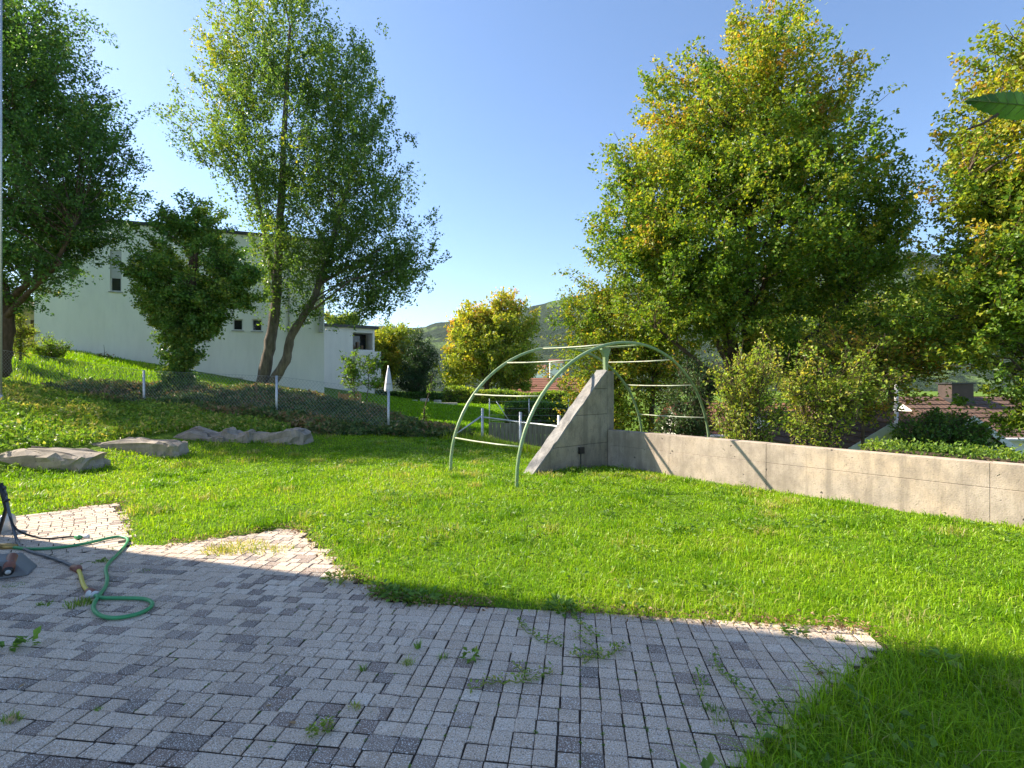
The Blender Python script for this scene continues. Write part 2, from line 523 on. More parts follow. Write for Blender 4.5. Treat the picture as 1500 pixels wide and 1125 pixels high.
for k in GEO:
    for i, (v, f) in enumerate(GEO[k]):
        me = bpy.data.meshes.new("paver"); me.from_pydata(v.tolist(), [], f); me.materials.append(PAVER_ONE); PM[(k, i)] = me
ppx = 750+F*pa[:,0]/np.maximum(pa[:,1], 0.1); ppy = HOR+F*H/np.maximum(pa[:,1], 0.1)
vis = (ppx > 5) & (ppx < 1495) & (ppy < 1118) & (pa[:,1] > 0.5)
area = np.where(vis, pa[:,2]*pa[:,3]/np.maximum(pa[:,1], 0.1)**3, 0)
order = np.argsort(-area)
single = set(order[:300].tolist())
def rot_of(i):
    return Matrix.Rotation(pa[i,4]+jr[i], 4, 'Z') @ Matrix.Rotation(tilt[i,0], 4, 'X') @ Matrix.Rotation(tilt[i,1], 4, 'Y')
JV, JT, JA = [], [], []; nv = 0
QT = []
for q in GEO[1][0][1]:
    QT += [(q[0],q[1],q[2]), (q[0],q[2],q[3])]
QT = np.array(QT)
for i in range(len(pa)):
    k = 1 if pa[i,2] < 1.5*S else 2
    vi = int(rng.integers(0, 6))
    loc = (pa[i,0]+jit[i,0], pa[i,1]+jit[i,1], pz[i])
    if i in single:
        o = bpy.data.objects.new("paver", PM[(k, vi)]); COL.objects.link(o); o.parent = patio
        o.matrix_local = Matrix.Translation(loc) @ rot_of(i)
        o.color = (tint[i], tint[i], tint[i], 1)
    else:
        R = np.array(rot_of(i).to_3x3())
        JV.append(GEO[k][vi][0] @ R.T + np.array(loc)); JT.append(QT + nv); JA.append(np.full(12, tint[i])); nv += 12
jo = link("paver_field", tri_mesh("paver_field", np.concatenate(JV), np.concatenate(JT), np.concatenate(JA)), PAVER_MANY, patio)
jo["kind"] = "stuff"

# ------------------------------------------------------------------ leaf clouds
def leaf_cloud(pos, axis_, nrm, L, W, tint, shape='oval', fold=0.18):
    "one small folded leaf per position"
    a = unit(axis_); s = unit(np.cross(nrm, a)); n = np.cross(a, s)
    L = L[:,None]; W = W[:,None]
    if shape == 'oval':
        v = np.stack([pos, pos+a*L*0.45+s*W*0.5+n*W*fold, pos+a*L-n*L*0.12, pos+a*L*0.45-s*W*0.5+n*W*fold], 1)
        t = np.array([[0,1,2],[0,2,3]])
        k = 4
    else:   # lobed
        v = np.stack([pos, pos+a*L*0.22+s*W*0.52+n*W*fold, pos+a*L*0.55+s*W*0.30+n*W*fold*.5, pos+a*L-n*L*0.15, pos+a*L*0.55-s*W*0.30+n*W*fold*.5, pos+a*L*0.22-s*W*0.52+n*W*fold], 1)
        t = np.array([[0,1,2],[0,2,3],[0,3,4],[0,4,5]])
        k = 6
    m = len(pos)
    tr = (t[None]+(np.arange(m)*k)[:,None,None]).reshape(-1,3)
    return v.reshape(-1,3), tr, np.repeat(tint, k)

def blob_points(blobs, n, shell=0.55, wexp=0.75):
    "points in a union of ellipsoids (px,py,Y,rx,rz[,ry])"
    bl = []
    for bdef in blobs:
        px, py, Yd, rx, rz = bdef[:5]
        k = Yd/F
        ry = bdef[5] if len(bdef) > 5 else rx*k*0.9
        bl.append((np.array(P(px, py, Yd)), np.array([rx*k, ry, rz*k])))
    w = np.array([np.prod(r)**wexp for _, r in bl]); w /= w.sum()
    ch = rng.choice(len(bl), n, p=w)
    d = unit(rng.normal(size=(n,3))); rad = rng.random(n)**(1/3*(1-shell)+0.02)
    rad = np.where(rng.random(n) < 0.25, rng.random(n)**(1/3), rad)
    c = np.stack([bl[i][0] for i in ch]); r = np.stack([bl[i][1] for i in ch])
    # small breaks of the outline
    rad = rad*(0.86+0.28*rng.random(n))
    return c + d*r*rad[:,None], c

def make_tree(name, label, cat, trunks, blobs, mat, bark, clumps=160, twigs=9, leaves=16, leaf=(0.09, 0.06), twig_len=0.6, spread=0.38, up=0.35,
              shape='oval', tint0=0.45, tint_sd=0.14, tintf=None, group=None, sides=8, branch=True, droop=0.0, shell=0.55, clump_sd=0.12, nup=0.7, branch_every=2, bough=1.1, wexp=0.75, far=1.0):
    global rng
    keep_rng = rng; rng = np.random.default_rng(sum((i_+1)*ord(ch_) for i_, ch_ in enumerate(label))); random.seed(len(label)*7+3)
    if far != 1.0:      # same picture size, standing further away and larger
        trunks = [[(a, b, c*far, r*far) for a, b, c, r in tk] for tk in trunks]
        blobs = [tuple(q[:2])+(q[2]*far,)+tuple(q[3:5])+tuple(v_*far for v_ in q[5:]) for q in blobs]
        leaf = (leaf[0]*far, leaf[1]*far); twig_len *= far; spread *= far; bough *= far
    tr_pts = [[P(a, b, c) for a, b, c, r in tk] for tk in trunks]
    base = tr_pts[0][0]
    root = empty(name, base, 0, label, cat, group)
    o0 = np.array(base)
    cl, cc = blob_points(blobs, clumps, shell, wexp)
    mb = MB()
    tp, trd = [], []
    for tk, pts in zip(trunks, tr_pts):
        pp = spline(pts, 6); rr = np.interp(np.linspace(0, len(pts)-1, len(pp)), range(len(pts)), [q[3] for q in tk])
        rr = [r*(1+0.06*math.sin(i*1.7)) for i, r in enumerate(rr)]
        pp = [p + Vector((random.uniform(-1,1), random.uniform(-1,1), 0))*rr[i]*0.12 for i, p in enumerate(pp)]
        mb.tube([p-base for p in pp], rr, sides)
        tp += [np.array(p) for p in pp]; trd += list(rr)
    tp = np.array(tp); trd = np.array(trd)
    outd = np.zeros_like(cl)
    for i in range(len(cl)):
        c = cl[i]
        dv = c-tp; hd = np.hypot(dv[:,0], dv[:,1]); cost = np.linalg.norm(dv, axis=1) + 3.0*np.maximum(0, 0.35*hd - dv[:,2])
        j = int(np.argmin(cost)); q = tp[j]
        v = c-q; outd[i] = v/max(np.linalg.norm(v), 1e-6)
        if branch and (i % branch_every == 0):
            ln = np.linalg.norm(v); mid = q+v*0.5+np.array([0,0,0.10*ln]) + rng.normal(0, 0.05*ln, 3)
            r0 = min(trd[j]*0.55, 0.012+0.011*ln)
            pts = [Vector(q-o0), Vector((q*0.7+mid*0.3)+rng.normal(0,0.02*ln,3)-o0), Vector(mid-o0), Vector((mid*0.4+c*0.6)+rng.normal(0,0.03*ln,3)-o0), Vector(c-o0)]
            mb.tube(pts, [r0, r0*0.8, r0*0.6, r0*0.4, 0.006], 4, False)
    T = len(cl)*twigs
    ci = np.repeat(np.arange(len(cl)), twigs)
    rad_c = unit(cl-cc+rng.normal(0,0.05,cl.shape))
    bd = unit(0.62*outd + 0.38*rad_c + rng.normal(0, 0.16, cl.shape) + np.array([0,0,0.7*up-droop]))
    bl = bough*rng.uniform(0.55, 1.25, len(cl))
    along = rng.uniform(-0.75, 0.55, T)
    taper = (1.0-0.55*np.clip(along, 0, 1)/0.55)[:,None]
    tip = cl[ci] + bd[ci]*(along*bl[ci])[:,None] + rng.normal(0, spread*0.62, (T,3))*np.array([1,1,0.62])*taper
    dirs = unit(0.9*bd[ci] + rng.normal(0, 0.42, (T,3)) + np.array([0,0,0.6*(up-droop)]))
    if branch:
        for i in range(len(cl)):
            if i % branch_every == 0:
                a_ = cl[i]-o0; b_ = cl[i]+bd[i]*bl[i]*0.55-o0
                mb.tube([a_, a_*0.5+b_*0.5+rng.normal(0,0.02,3), b_], [0.010, 0.008, 0.004], 3, False)
    tl = twig_len*rng.uniform(0.5, 1.3, T)
    # thin twigs for a part of them
    for i in range(0, T, max(1, T//500)):
        a_ = tip[i]-dirs[i]*tl[i]*0.6-o0; b_ = tip[i]+dirs[i]*tl[i]*0.5-o0
        mb.tube([a_, b_], [0.009, 0.004], 3, False)
    M = T*leaves
    ti = np.repeat(np.arange(T), leaves)
    tt = rng.random(M)
    pos = tip[ti] + dirs[ti]*((tt-0.5)*tl[ti])[:,None] + rng.normal(0, 0.02+leaf[0]*0.38, (M,3))
    ax = unit(dirs[ti]*0.7 + rng.normal(0, 0.62, (M,3)) + np.array([0,0,-0.15]))
    nr = unit(rng.normal(0, 0.62, (M,3)) + np.array([0,0,nup]))
    ct = rng.normal(0, clump_sd, len(cl))
    tn = tint0 + ct[ci][ti] + rng.normal(0, tint_sd, M)
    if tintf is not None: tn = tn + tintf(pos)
    sc = rng.uniform(0.5, 1.3, M)
    v, tr, ta = leaf_cloud(pos-o0, ax, nr, leaf[0]*sc, leaf[1]*sc, np.clip(tn, 0, 1), shape)
    mb.build("trunk", bark, root, True)
    link("crown", tri_mesh("crown", v, tr, ta), mat, root)
    rng = keep_rng
    return root

LEAF_HORNBEAM = mat_leaf("leaf_hornbeam", [(0, (0.035, 0.085, 0.022)), (0.5, (0.062, 0.135, 0.03)), (0.8, (0.11, 0.18, 0.035)), (1, (0.24, 0.20, 0.04))], 0.42, 0.45)
LEAF_POPLAR = mat_leaf("leaf_poplar", [(0, (0.045, 0.09, 0.028)), (0.5, (0.085, 0.15, 0.034)), (0.85, (0.16, 0.215, 0.03)), (1, (0.27, 0.25, 0.035))], 0.46, 0.40)
LEAF_IVY = mat_leaf("leaf_ivy", [(0, (0.03, 0.075, 0.022)), (0.5, (0.062, 0.14, 0.03)), (0.85, (0.11, 0.19, 0.034)), (1, (0.2, 0.23, 0.04))], 0.36, 0.38)
LEAF_MAPLE = mat_leaf("leaf_maple", [(0, (0.05, 0.11, 0.018)), (0.4, (0.105, 0.18, 0.022)), (0.68, (0.21, 0.245, 0.026)), (0.85, (0.33, 0.28, 0.035)), (1, (0.38, 0.20, 0.05))], 0.46, 0.45)
LEAF_YELLOW = mat_leaf("leaf_autumn_yellow", [(0, (0.08, 0.14, 0.025)), (0.4, (0.20, 0.25, 0.03)), (0.7, (0.36, 0.32, 0.04)), (0.88, (0.42, 0.22, 0.05)), (1, (0.42, 0.12, 0.05))], 0.45, 0.5)
LEAF_SHRUB = mat_leaf("leaf_shrub", [(0, (0.06, 0.12, 0.024)), (0.5, (0.14, 0.22, 0.03)), (0.85, (0.24, 0.28, 0.04)), (1, (0.32, 0.28, 0.06))], 0.46, 0.45)
LEAF_DARK = mat_leaf("leaf_conifer_dark", [(0, (0.016, 0.042, 0.02)), (0.6, (0.038, 0.078, 0.028)), (1, (0.08, 0.12, 0.035))], 0.25, 0.5)
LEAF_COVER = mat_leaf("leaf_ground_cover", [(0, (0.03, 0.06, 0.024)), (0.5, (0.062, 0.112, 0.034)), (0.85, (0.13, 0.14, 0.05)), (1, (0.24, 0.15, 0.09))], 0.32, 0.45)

# ------------------------------------------------------------------ buildings
def facade(mb, L, z0, z1, holes, depth=0.22, y=0.0):
    "wall in the plane y with openings (x0,x1,za,zb) and their reveals going inwards (+y)"
    xs = sorted({0.0, L} | {h[0] for h in holes} | {h[1] for h in holes})
    zs = sorted({z0, z1} | {h[2] for h in holes} | {h[3] for h in holes})
    for i in range(len(xs)-1):
        for j in range(len(zs)-1):
            mx, mz = (xs[i]+xs[i+1])/2, (zs[j]+zs[j+1])/2
            if any(h[0] < mx < h[1] and h[2] < mz < h[3] for h in holes): continue
            mb.quad((xs[i],y,zs[j]), (xs[i+1],y,zs[j]), (xs[i+1],y,zs[j+1]), (xs[i],y,zs[j+1]))
    for x0, x1, a, b in holes:
        y1 = y+depth
        mb.quad((x0,y,a),(x0,y1,a),(x0,y1,b),(x0,y,b)); mb.quad((x1,y1,a),(x1,y,a),(x1,y,b),(x1,y1,b))
        mb.quad((x0,y,b),(x0,y1,b),(x1,y1,b),(x1,y,b)); mb.quad((x0,y1,a),(x0,y,a),(x1,y,a),(x1,y1,a))

def window(root, x0, x1, a, b, y=0.0, depth=0.16, blind=0.0, fr=0.06, mat=None, sill=True, split=False):
    mat = mat or FRAME_WHITE
    w = MB(); yy = y+depth
    w.box(x0, x0+fr, yy-0.05, yy, a, b); w.box(x1-fr, x1, yy-0.05, yy, a, b); w.box(x0+fr, x1-fr, yy-0.05, yy, a, a+fr); w.box(x0+fr, x1-fr, yy-0.05, yy, b-fr, b)
    if split: w.box((x0+x1)/2-0.04, (x0+x1)/2+0.04, yy-0.05, yy, a+fr, b-fr)
    o = w.build("window", mat, root)
    MB().box(x0+fr, x1-fr, yy-0.028, yy-0.015, a+fr, b-fr).build("pane", GLASS, o)
    if blind > 0:
        bm_ = MB(); n = max(3, int((b-a)*blind/0.09)); zt = b-0.01
        for i in range(n):
            h_ = (b-a)*blind/n
            bm_.box(x0+0.015, x1-0.015, yy-0.09-0.012*(i % 2), yy-0.065, zt-(i+1)*h_+0.006, zt-i*h_)
        bm_.build("roller_blind", BLIND, o)
    if sill: MB().box(x0-0.06, x1+0.06, y-0.06, y+depth-0.051, a-0.05, a-0.002).build("sill", SILL, o)
    return o

# left white house: local x runs along the facade (left to right), +y goes into the house
pL = P(50, 560, 26.0); pR = P(475, 560, 31.0)
dxy = Vector((pR.x-pL.x, pR.y-pL.y, 0)); LF = dxy.length; rz = math.atan2(dxy.y, dxy.x)
HT = 9.75
def on_facade(px, py):
    "photo pixel to local (x,z) on the left house facade"
    r = (px-750)/F; ux, uy = dxy.x/LF, dxy.y/LF
    tt = (r*pL.y-pL.x)/(ux-r*uy); Yv = pL.y+tt*uy
    return tt, H-(py-HOR)/F*Yv
hs = []
def hole(px0, py0, px1, py1):
    x0, zb = on_facade(px0, py0); x1, _ = on_facade(px1, py0); _, za = on_facade((px0+px1)/2, py1)
    h_ = (x0, x1, za, zb); hs.append(h_); return h_
w_tall = hole(161, 365, 178, 427); w_s1 = hole(341, 467, 356, 484); w_s2 = hole(369, 467, 384, 485); w_b = hole(341, 553, 356, 567); w_v = hole(190, 553, 201, 559)
house = empty("white_house", (pL.x, pL.y, 0), rz, "large white rendered house behind the fence at the left, with few small windows", "house")
mb = MB(); facade(mb, LF, -0.5, HT, hs, 0.2)
D = 9.0
mb.quad((LF,0,-0.5),(LF,D,-0.5),(LF,D,HT),(LF,0,HT)); mb.quad((0,D,-0.5),(0,0,-0.5),(0,0,HT),(0,D,HT)); mb.quad((LF,D,-0.5),(0,D,-0.5),(0,D,HT),(LF,D,HT))
mb.build("wall", WALL_WHITE, house)
rf = MB(); rf.box(-0.15, LF+0.1, -0.12, D+0.2, HT+0.002, HT+0.16); rf.build("roof", DARK_METAL, house)
window(house, *w_tall, blind=0.68); window(house, *w_s1); window(house, *w_s2); window(house, *w_b, blind=0.55); window(house, *w_v, sill=False)
x_, z_ = on_facade(470, 487); MB().box(x_-0.12, x_+0.12, -0.2, -0.003, z_, HT-0.05).build("downpipe_box", SILL, house)
x_, z_ = on_facade(423, 498); MB().tube([(x_, -0.06, z_), (x_, -0.06, HT-0.1)], 0.05, 8).build("downpipe", SILL, house, True)
# entrance recess at the left end
MB().box(-6.0, -0.02, 2.4, 2.7, -0.5, 5.6).build("porch_wall", WALL_CREAM, house)
MB().box(-6.0, -0.02, 0.4, 2.39, 5.3, 5.6).build("porch_roof", WALL_CREAM, house)
dr = MB().box(-1.0, -0.1, 2.33, 2.39, 2.75, 4.85).build("door", FRAME_BROWN, house)
MB().tube([(-0.9, 2.28, 3.7), (-0.9, 2.28, 3.95)], 0.02, 6).build("handle", STEEL, dr)
# second, paler house further back
pL2 = P(475, 560, 39.0); pR2 = P(545, 560, 41.0)
d2 = Vector((pR2.x-pL2.x, pR2.y-pL2.y, 0)); L2 = d2.length
def hz(py, Yv): return H-(py-HOR)/F*Yv
house2 = empty("pale_house", (pL2.x, pL2.y, 0), math.atan2(d2.y, d2.x), "pale pink rendered flat roofed house with a corner balcony opening, behind the white house", "house")
X0 = -3.0
mb = MB(); bx0 = L2*(516-475)/70; bz0, bz1 = hz(512, 40.4), hz(487, 40.4)
facade(mb, L2+0.2, 0.2, hz(480, 40), [(bx0, L2+0.05, bz0, bz1)], 1.6)
T2 = hz(480, 40)
mb.quad((L2+0.2,0,0.2),(L2+0.2,8,0.2),(L2+0.2,8,T2),(L2+0.2,0,T2)); mb.box(X0, -0.01, 0.02, 8, 0.2, T2)
mb.build("wall", WALL_PINK, house2)
MB().box(X0-0.1, L2+0.45, -0.25, 8.2, T2+0.003, T2+0.22).build("roof", DARK_METAL, house2)
MB().box(bx0+0.02, L2+0.03, 1.55, 1.6, bz0, bz1).build("balcony_door", GLASS, house2)
bc = MB(); 
for k in range(3): bc.box(bx0+0.15+k*0.33, bx0+0.30+k*0.33, 0.5, 0.9, bz0, bz0+0.35+0.25*(k % 2))
bc.build("balcony_planter", FRAME_BROWN, house2)
MB().box(L2*0.60, L2+0.6, -0.3, -0.02, hz(560,40), hz(514,40)).build("balcony_parapet", WALL_PINK, house2)

# ------------------------------------------------------------------ garden wall, pillar and buttress
def W3(u, n, z=0.0):
    return Vector((PIL[0]+U[0]*u+N[0]*n, PIL[1]+U[1]*u+N[1]*n, z))
WTOP = 0.69
ang_w = math.atan2(U[1], U[0])
# local frame of the wall: x along U, y = -N (away from the garden)
wall = empty("concrete_garden_wall", (PIL[0], PIL[1], 0), ang_w, "long low weathered concrete garden wall ending in a triangular buttress", "wall")
mb = MB(); mb.box(0.012, 9.6, 0.010, 0.19, -0.9, WTOP-0.010); mb.build("wall_core", CONCRETE_DARK, wall)
joints = [0.004, 2.98, 5.47, 7.96, 9.6]
for i in range(len(joints)-1):
    for (a_, b_) in ((-0.9, 0.4065), (0.4095, WTOP)):
        dz = random.uniform(-0.002, 0.002); dy = random.uniform(-0.002, 0.002)
        MB().box(joints[i]+0.0018, joints[i+1]-0.0018, 0.0+dy, 0.20, a_, b_+dz).build("concrete_panel", CONCRETE, wall, bevel=0.004)
BT = 1.82; TIPN = 1.97; TIPZ = 0.0; TH = 0.24
def hyp(z): return TIPN*(BT-z)/(BT-TIPZ)     # distance from the wall at height z
cz = [-0.5, 0.46, 1.00, 1.48, BT]
core = MB(); core.prism([(-0.012, 0.19, -0.5), (-0.012, -hyp(-0.5)+0.02, -0.5), (-0.012, 0.0-0.02, BT-0.03), (-0.012, 0.19, BT-0.03)], (-TH+0.03, 0, 0)); core.build("buttress_core", CONCRETE_DARK, wall)
for a_, b_ in zip(cz[:-1], cz[1:]):
    a2 = a_+0.003; b2 = b_-(0.003 if b_ < BT else 0)
    lift = MB(); lift.prism([(0.0, -0.002, a2), (0.0, -hyp(a2), a2), (0.0, -max(hyp(b2), 0.02), b2), (0.0, -0.002, b2)], (-TH, 0, 0))
    lo = lift.build("buttress_lift", BUTTRESS, wall, bevel=0.008)
MB().box(-TH, -0.004, 0.003, 0.20, -0.5, BT-0.004).build("pillar", BUTTRESS, wall, bevel=0.008)
# rough sloping top of the buttress
cap = MB(); ns = 26
for i in range(ns+1):
    z_ = BT-(BT-TIPZ+0.2)*i/ns
    nn = hyp(z_)
    for k in range(5):
        x_ = -TH-0.006+(TH+0.012)*k/4
        cap.v.append((x_+random.uniform(-0.006,0.006), -nn-0.012-random.uniform(0,0.014), z_+random.uniform(0,0.016)))
for i in range(ns):
    for k in range(4):
        q = i*5+k; cap.f.append((q, q+1, q+6, q+5))
co = cap.build("buttress_coping", CONCRETE_ROUGH, wall)
sm = co.modifiers.new("solid", 'SOLIDIFY'); sm.thickness = 0.03; sm.offset = 0
BLACK = mat_plain("black_plastic", (0.014, 0.014, 0.015), 0.45, 0, 0.5)
sb = MB().box(0.001, 0.055, -0.83, -0.71, 0.31, 0.43).build("socket_box", BLACK, wall, bevel=0.006)
MB().tube([(0.012, -0.77, 0.0), (0.012, -0.77, 0.309)], 0.009, 6).build("conduit", DARK_METAL, sb)

# ------------------------------------------------------------------ climbing arch
t = NT("painted_tube_green"); t.set(0.42, 0, 0.5)
f = t.noise(3, 4); g = t.noise(45, 3)
c = t.ramp(f, [(0.3, (0.19, 0.29, 0.13)), (0.7, (0.29, 0.38, 0.20))])
t.col(t.mix(t.ramp(g, [(0.58, (0,0,0)), (0.64, (0.85,)*3)]), c, (0.22, 0.13, 0.07))); ARCH = t.m
t = NT("painted_rung_pale"); t.set(0.45, 0, 0.5); t.col(t.ramp(t.noise(20, 4), [(0.3, (0.30, 0.34, 0.22)), (0.5, (0.42, 0.45, 0.33)), (0.75, (0.27, 0.18, 0.10))])); RUNG = t.m
arch = empty("climbing_arch", (PIL[0], PIL[1], 0), ang_w, "green painted tubular climbing arch with rungs spanning the concrete wall", "climbing frame")
AC, AA, AB, AZ = 0.38, 2.65, 2.10, 0.19
def arch_pt(th, u):
    return Vector((u, -(AC+AA*math.cos(th)), AZ+AB*math.sin(th)))
for u in (0.827, -0.827):
    pts = [Vector((u, -(AC+AA), -0.25))] + [arch_pt(math.radians(a_), u) for a_ in range(0, 181, 5)] + [Vector((u, -(AC-AA), -3.2))]
    MB().tube(pts, 0.027, 12).build("rail", ARCH, arch, True)
for a_ in (13.5, 35, 57, 78, 98, 119, 140, 161):
    p = arch_pt(math.radians(a_), 0.0)
    sag = 0.0
    MB().tube([p+Vector((-0.80,0,0)), p+Vector((-0.3,0,-0.012)), p+Vector((0.3,0,-0.012)), p+Vector((0.80,0,0))], 0.0125, 8).build("rung", RUNG, arch, True)
ptop = arch_pt(math.radians(98), 0.0)
br = MB(); zt = ptop.z-0.015
br.prism([(-TH/2-0.03, 0.05, BT-0.005), (-TH/2-0.03, 0.13, BT-0.005), (-TH/2-0.03, 0.14, zt-0.17), (-TH/2-0.03, 0.21, zt-0.03), (-TH/2-0.03, 0.21, zt), (-TH/2-0.03, -0.05, zt), (-TH/2-0.03, -0.05, zt-0.03), (-TH/2-0.03, 0.04, zt-0.17)], (0.06, 0, 0))
br.build("bracket", ARCH, arch)
MB().box(-0.78, 0.78, -0.05-0.0, 0.03, ptop.z+0.0, ptop.z+0.012).build("top_plate", ARCH, arch)

# ------------------------------------------------------------------ fences
fence = empty("chain_link_fence", (-11.75, 17.0, tz(-11.75, 17.0)), 0, "chain link fence on thin steel posts along the planted bank at the left", "fence")
o0 = Vector(fence.location)
FP = [(-24.0, 17.6), (-18.0, 17.6), (-11.75, 17.0), (-7.03, 15.9), (-3.5, 15.1)]
FH = 1.22
for i, (x, y) in enumerate(FP):
    z = tz(x, y)
    MB().tube([Vector((x,y,z-0.3))-o0, Vector((x,y,z+FH+0.06))-o0], 0.036, 8).build("post", STEEL, fence, True)
wm = MB(); cellw = 0.115
for i in range(len(FP)-1):
    a_, b_ = Vector((*FP[i],0)), Vector((*FP[i+1],0)); ln = (b_-a_).length; n_ = int((ln+FH)/cellw)
    za, zb = tz(*FP[i])+0.04, tz(*FP[i+1])+0.04
    def wp(s, h_):
        s = min(max(s, 0), ln); p = a_.lerp(b_, s/ln); p.z = za+(zb-za)*s/ln+h_; return p-o0
    for k in range(n_+1):
        s0 = k*cellw-FH
        for sg in (1, -1):
            sa, sb_ = s0, s0+FH
            lo, hi = max(sa, 0), min(sb_, ln)
            if hi-lo < 0.02: continue
            h0 = (lo-sa); h1 = (hi-sa)
            if sg < 0: h0, h1 = FH-h0, FH-h1
            wm.tube([wp(lo, h0), wp(hi, h1)], 0.0026, 3, False)
    for h_ in (0.02, FH): wm.tube([wp(0, h_), wp(ln, h_)], 0.004, 3, False)
wm.build("wire_mesh", WIRE, fence)
rail_f = empty("steel_rail_fence", (-0.8, 14.4, tz(-0.8, 14.4)), 0, "galvanised steel post and rail fence at the lawn's far edge behind the arch", "fence")
o0 = Vector(rail_f.location)
RP = [(-0.80, 14.4, 0.9), (0.20, 12.5, 0.9), (1.0, 11.3, 0.9)]
for x, y, h_ in RP: MB().tube([Vector((x,y,-0.4))-o0, Vector((x,y,h_))-o0], 0.038, 8).build("post", STEEL, rail_f, True)
for h_ in (0.66,):
    MB().tube([Vector((x,y,h_))-o0 for x, y, _ in RP]+[Vector((1.45,10.75,h_))-o0], 0.022, 8).build("rail", STEEL, rail_f, True)
MB().tube([Vector((-0.80,14.4,0.7))-o0, Vector((-1.75,14.6,0.02))-o0], 0.024, 8).build("brace", STEEL, rail_f, True)
# wire strung fence beyond, and the plank fence below it
wf = empty("wire_fence", P(717, 618, 19.0), 0, "thin steel posts with wire and a slanting brace beyond the steel rail", "fence")
o0 = Vector(wf.location)
for px in (717, 775, 833):
    a_ = P(px, 622, 19.0); b_ = P(px, 584, 19.0); MB().tube([a_-o0, b_-o0], 0.022, 6).build("post", STEEL, wf, True)
MB().tube([P(727,588,19.0)-o0, P(748,620,18.9)-o0], 0.018, 6).build("brace", STEEL, wf, True)
wn_ = MB()
for py in (588, 598, 608, 616): wn_.tube([P(716,py,19.0)-o0, P(840,py+1,19.0)-o0], 0.004, 3, False)
wn_.build("wire", WIRE, wf)
t = NT("weathered_plank"); t.set(0.85, 0, 0.2)
t.col(t.ramp(t.noise(7, 5, 0.6, stretch=(3,3,0.3)), [(0.3, (0.13, 0.115, 0.105)), (0.7, (0.26, 0.235, 0.215))])); PLANK = t.m
pf = empty("plank_fence", P(716, 647, 18.0), 0, "low grey fence of upright weathered planks beyond the steel rail", "fence")
o0 = Vector(pf.location)
pa0, pa1 = P(716, 619, 18.2), P(835, 621, 17.6)
nP = 20
for k in range(nP):
    q0 = pa0.lerp(pa1, k/nP); q1 = pa0.lerp(pa1, (k+0.93)/nP); dz = random.uniform(-0.02, 0.02)
    MB().prism([Vector((q0.x,q0.y,q0.z-0.9))-o0, Vector((q1.x,q1.y,q1.z-0.9))-o0, Vector((q1.x,q1.y,q1.z+dz))-o0, Vector((q0.x,q0.y,q0.z+dz))-o0], (0.0, 0.03, 0)).build("plank", PLANK, pf)
# pole at the far left edge of the bank
pb = P(1.0, 556, 13.0)
pole = empty("steel_pole", (pb.x, pb.y, tz(pb.x, pb.y)-0.1), 0, "tall slim pale grey pole at the left edge of the picture", "pole")
MB().tube([(0,0,0),(0,0,12.5)], 0.03, 10).build("shaft", STEEL, pole, True)
MB().tube([(0,0,0),(0,0,0.35)], [0.055,0.05], 10).build("base_sleeve", STEEL, pole, True)

# ------------------------------------------------------------------ edging stones
STONE = mat_concrete("rough_sandstone", (0.36, 0.31, 0.26), 0.55)
def boulder(label, px0, px1, ytop, ybot, seed, depth=0.75, tall=1.0):
    "angular slab: stacked irregular outlines with broken faces, foot sunk in the turf"
    a_ = G(px0, ybot-3); b_ = G(px1, ybot-3); r = np.random.default_rng(seed)
    mid = (a_+b_)/2; ln = (b_-a_).length*1.06; h_ = (ybot-ytop)/F*mid.y*0.92*tall; depth *= 0.72
    ang = math.atan2(b_.y-a_.y, b_.x-a_.x)
    nu = 30; levels = [(-0.6, 1.02), (0.15, 1.05), (0.45, 1.0), (0.72, 1.02), (0.9, 0.95), (1.0, 0.84), (1.04, 0.5), (1.03, 0.15)]
    out = r.uniform(0.86, 1.08, 9); v = []
    for zf, k in levels:
        for i in range(nu):
            th = 2*math.pi*i/nu
            e = 0.38
            cx = math.copysign(abs(math.cos(th))**e, math.cos(th)); sx = math.copysign(abs(math.sin(th))**e, math.sin(th))
            q = th/(2*math.pi)*9; i0 = int(q) % 9; kk = out[i0]*(1-(q % 1))+out[(i0+1) % 9]*(q % 1)
            kk *= k*(1+r.normal(0, 0.03))
            x_ = cx*ln/2*kk; y_ = sx*depth/2*kk
            zt = h_*(zf if zf < 0.9 else zf+0.14*math.sin(x_*2.3/ln*3+seed)+0.10*math.sin(y_*5+seed*2)+0.05*math.sin(x_*9+seed))
            v.append((x_+r.normal(0,0.012), y_+r.normal(0,0.016), zt+r.normal(0, 0.016)))
    f = [(j*nu+i, j*nu+(i+1) % nu, (j+1)*nu+(i+1) % nu, (j+1)*nu+i) for j in range(len(levels)-1) for i in range(nu)]
    f.append(tuple((len(levels)-1)*nu+i for i in range(nu)))
    me = bpy.data.meshes.new("edging_stone"); me.from_pydata(v, [], f); me.materials.append(STONE)
    o = link("edging_stone", me); kq = 1+depth*0.34/math.hypot(mid.x, mid.y); o.location = (mid.x*kq, mid.y*kq, 0.0); o.rotation_euler = (random.uniform(0.03,.12), random.uniform(-.05,.05), ang)
    tag(o, label, "stone", "rough stones edging the bank")
    return o
boulder("long flat edging stone at the left edge of the lawn, nearest of its row", -70, 134, 670, 696, 1, 0.85, 1.1)
boulder("pointed edging stone, second of the row from the left edge", 134, 272, 651, 677, 2, 0.85, 1.15)
boulder("small square edging stone in the middle of the row", 262, 336, 642, 663, 3, 0.8, 1.35)
boulder("smallest edging stone, fourth of the row, tucked between two larger ones", 330, 370, 643, 662, 4, 0.8, 1.4)
boulder("flat edging stone at the far end of the row, nearest the fence", 362, 449, 641, 661, 5, 0.9, 1.35)

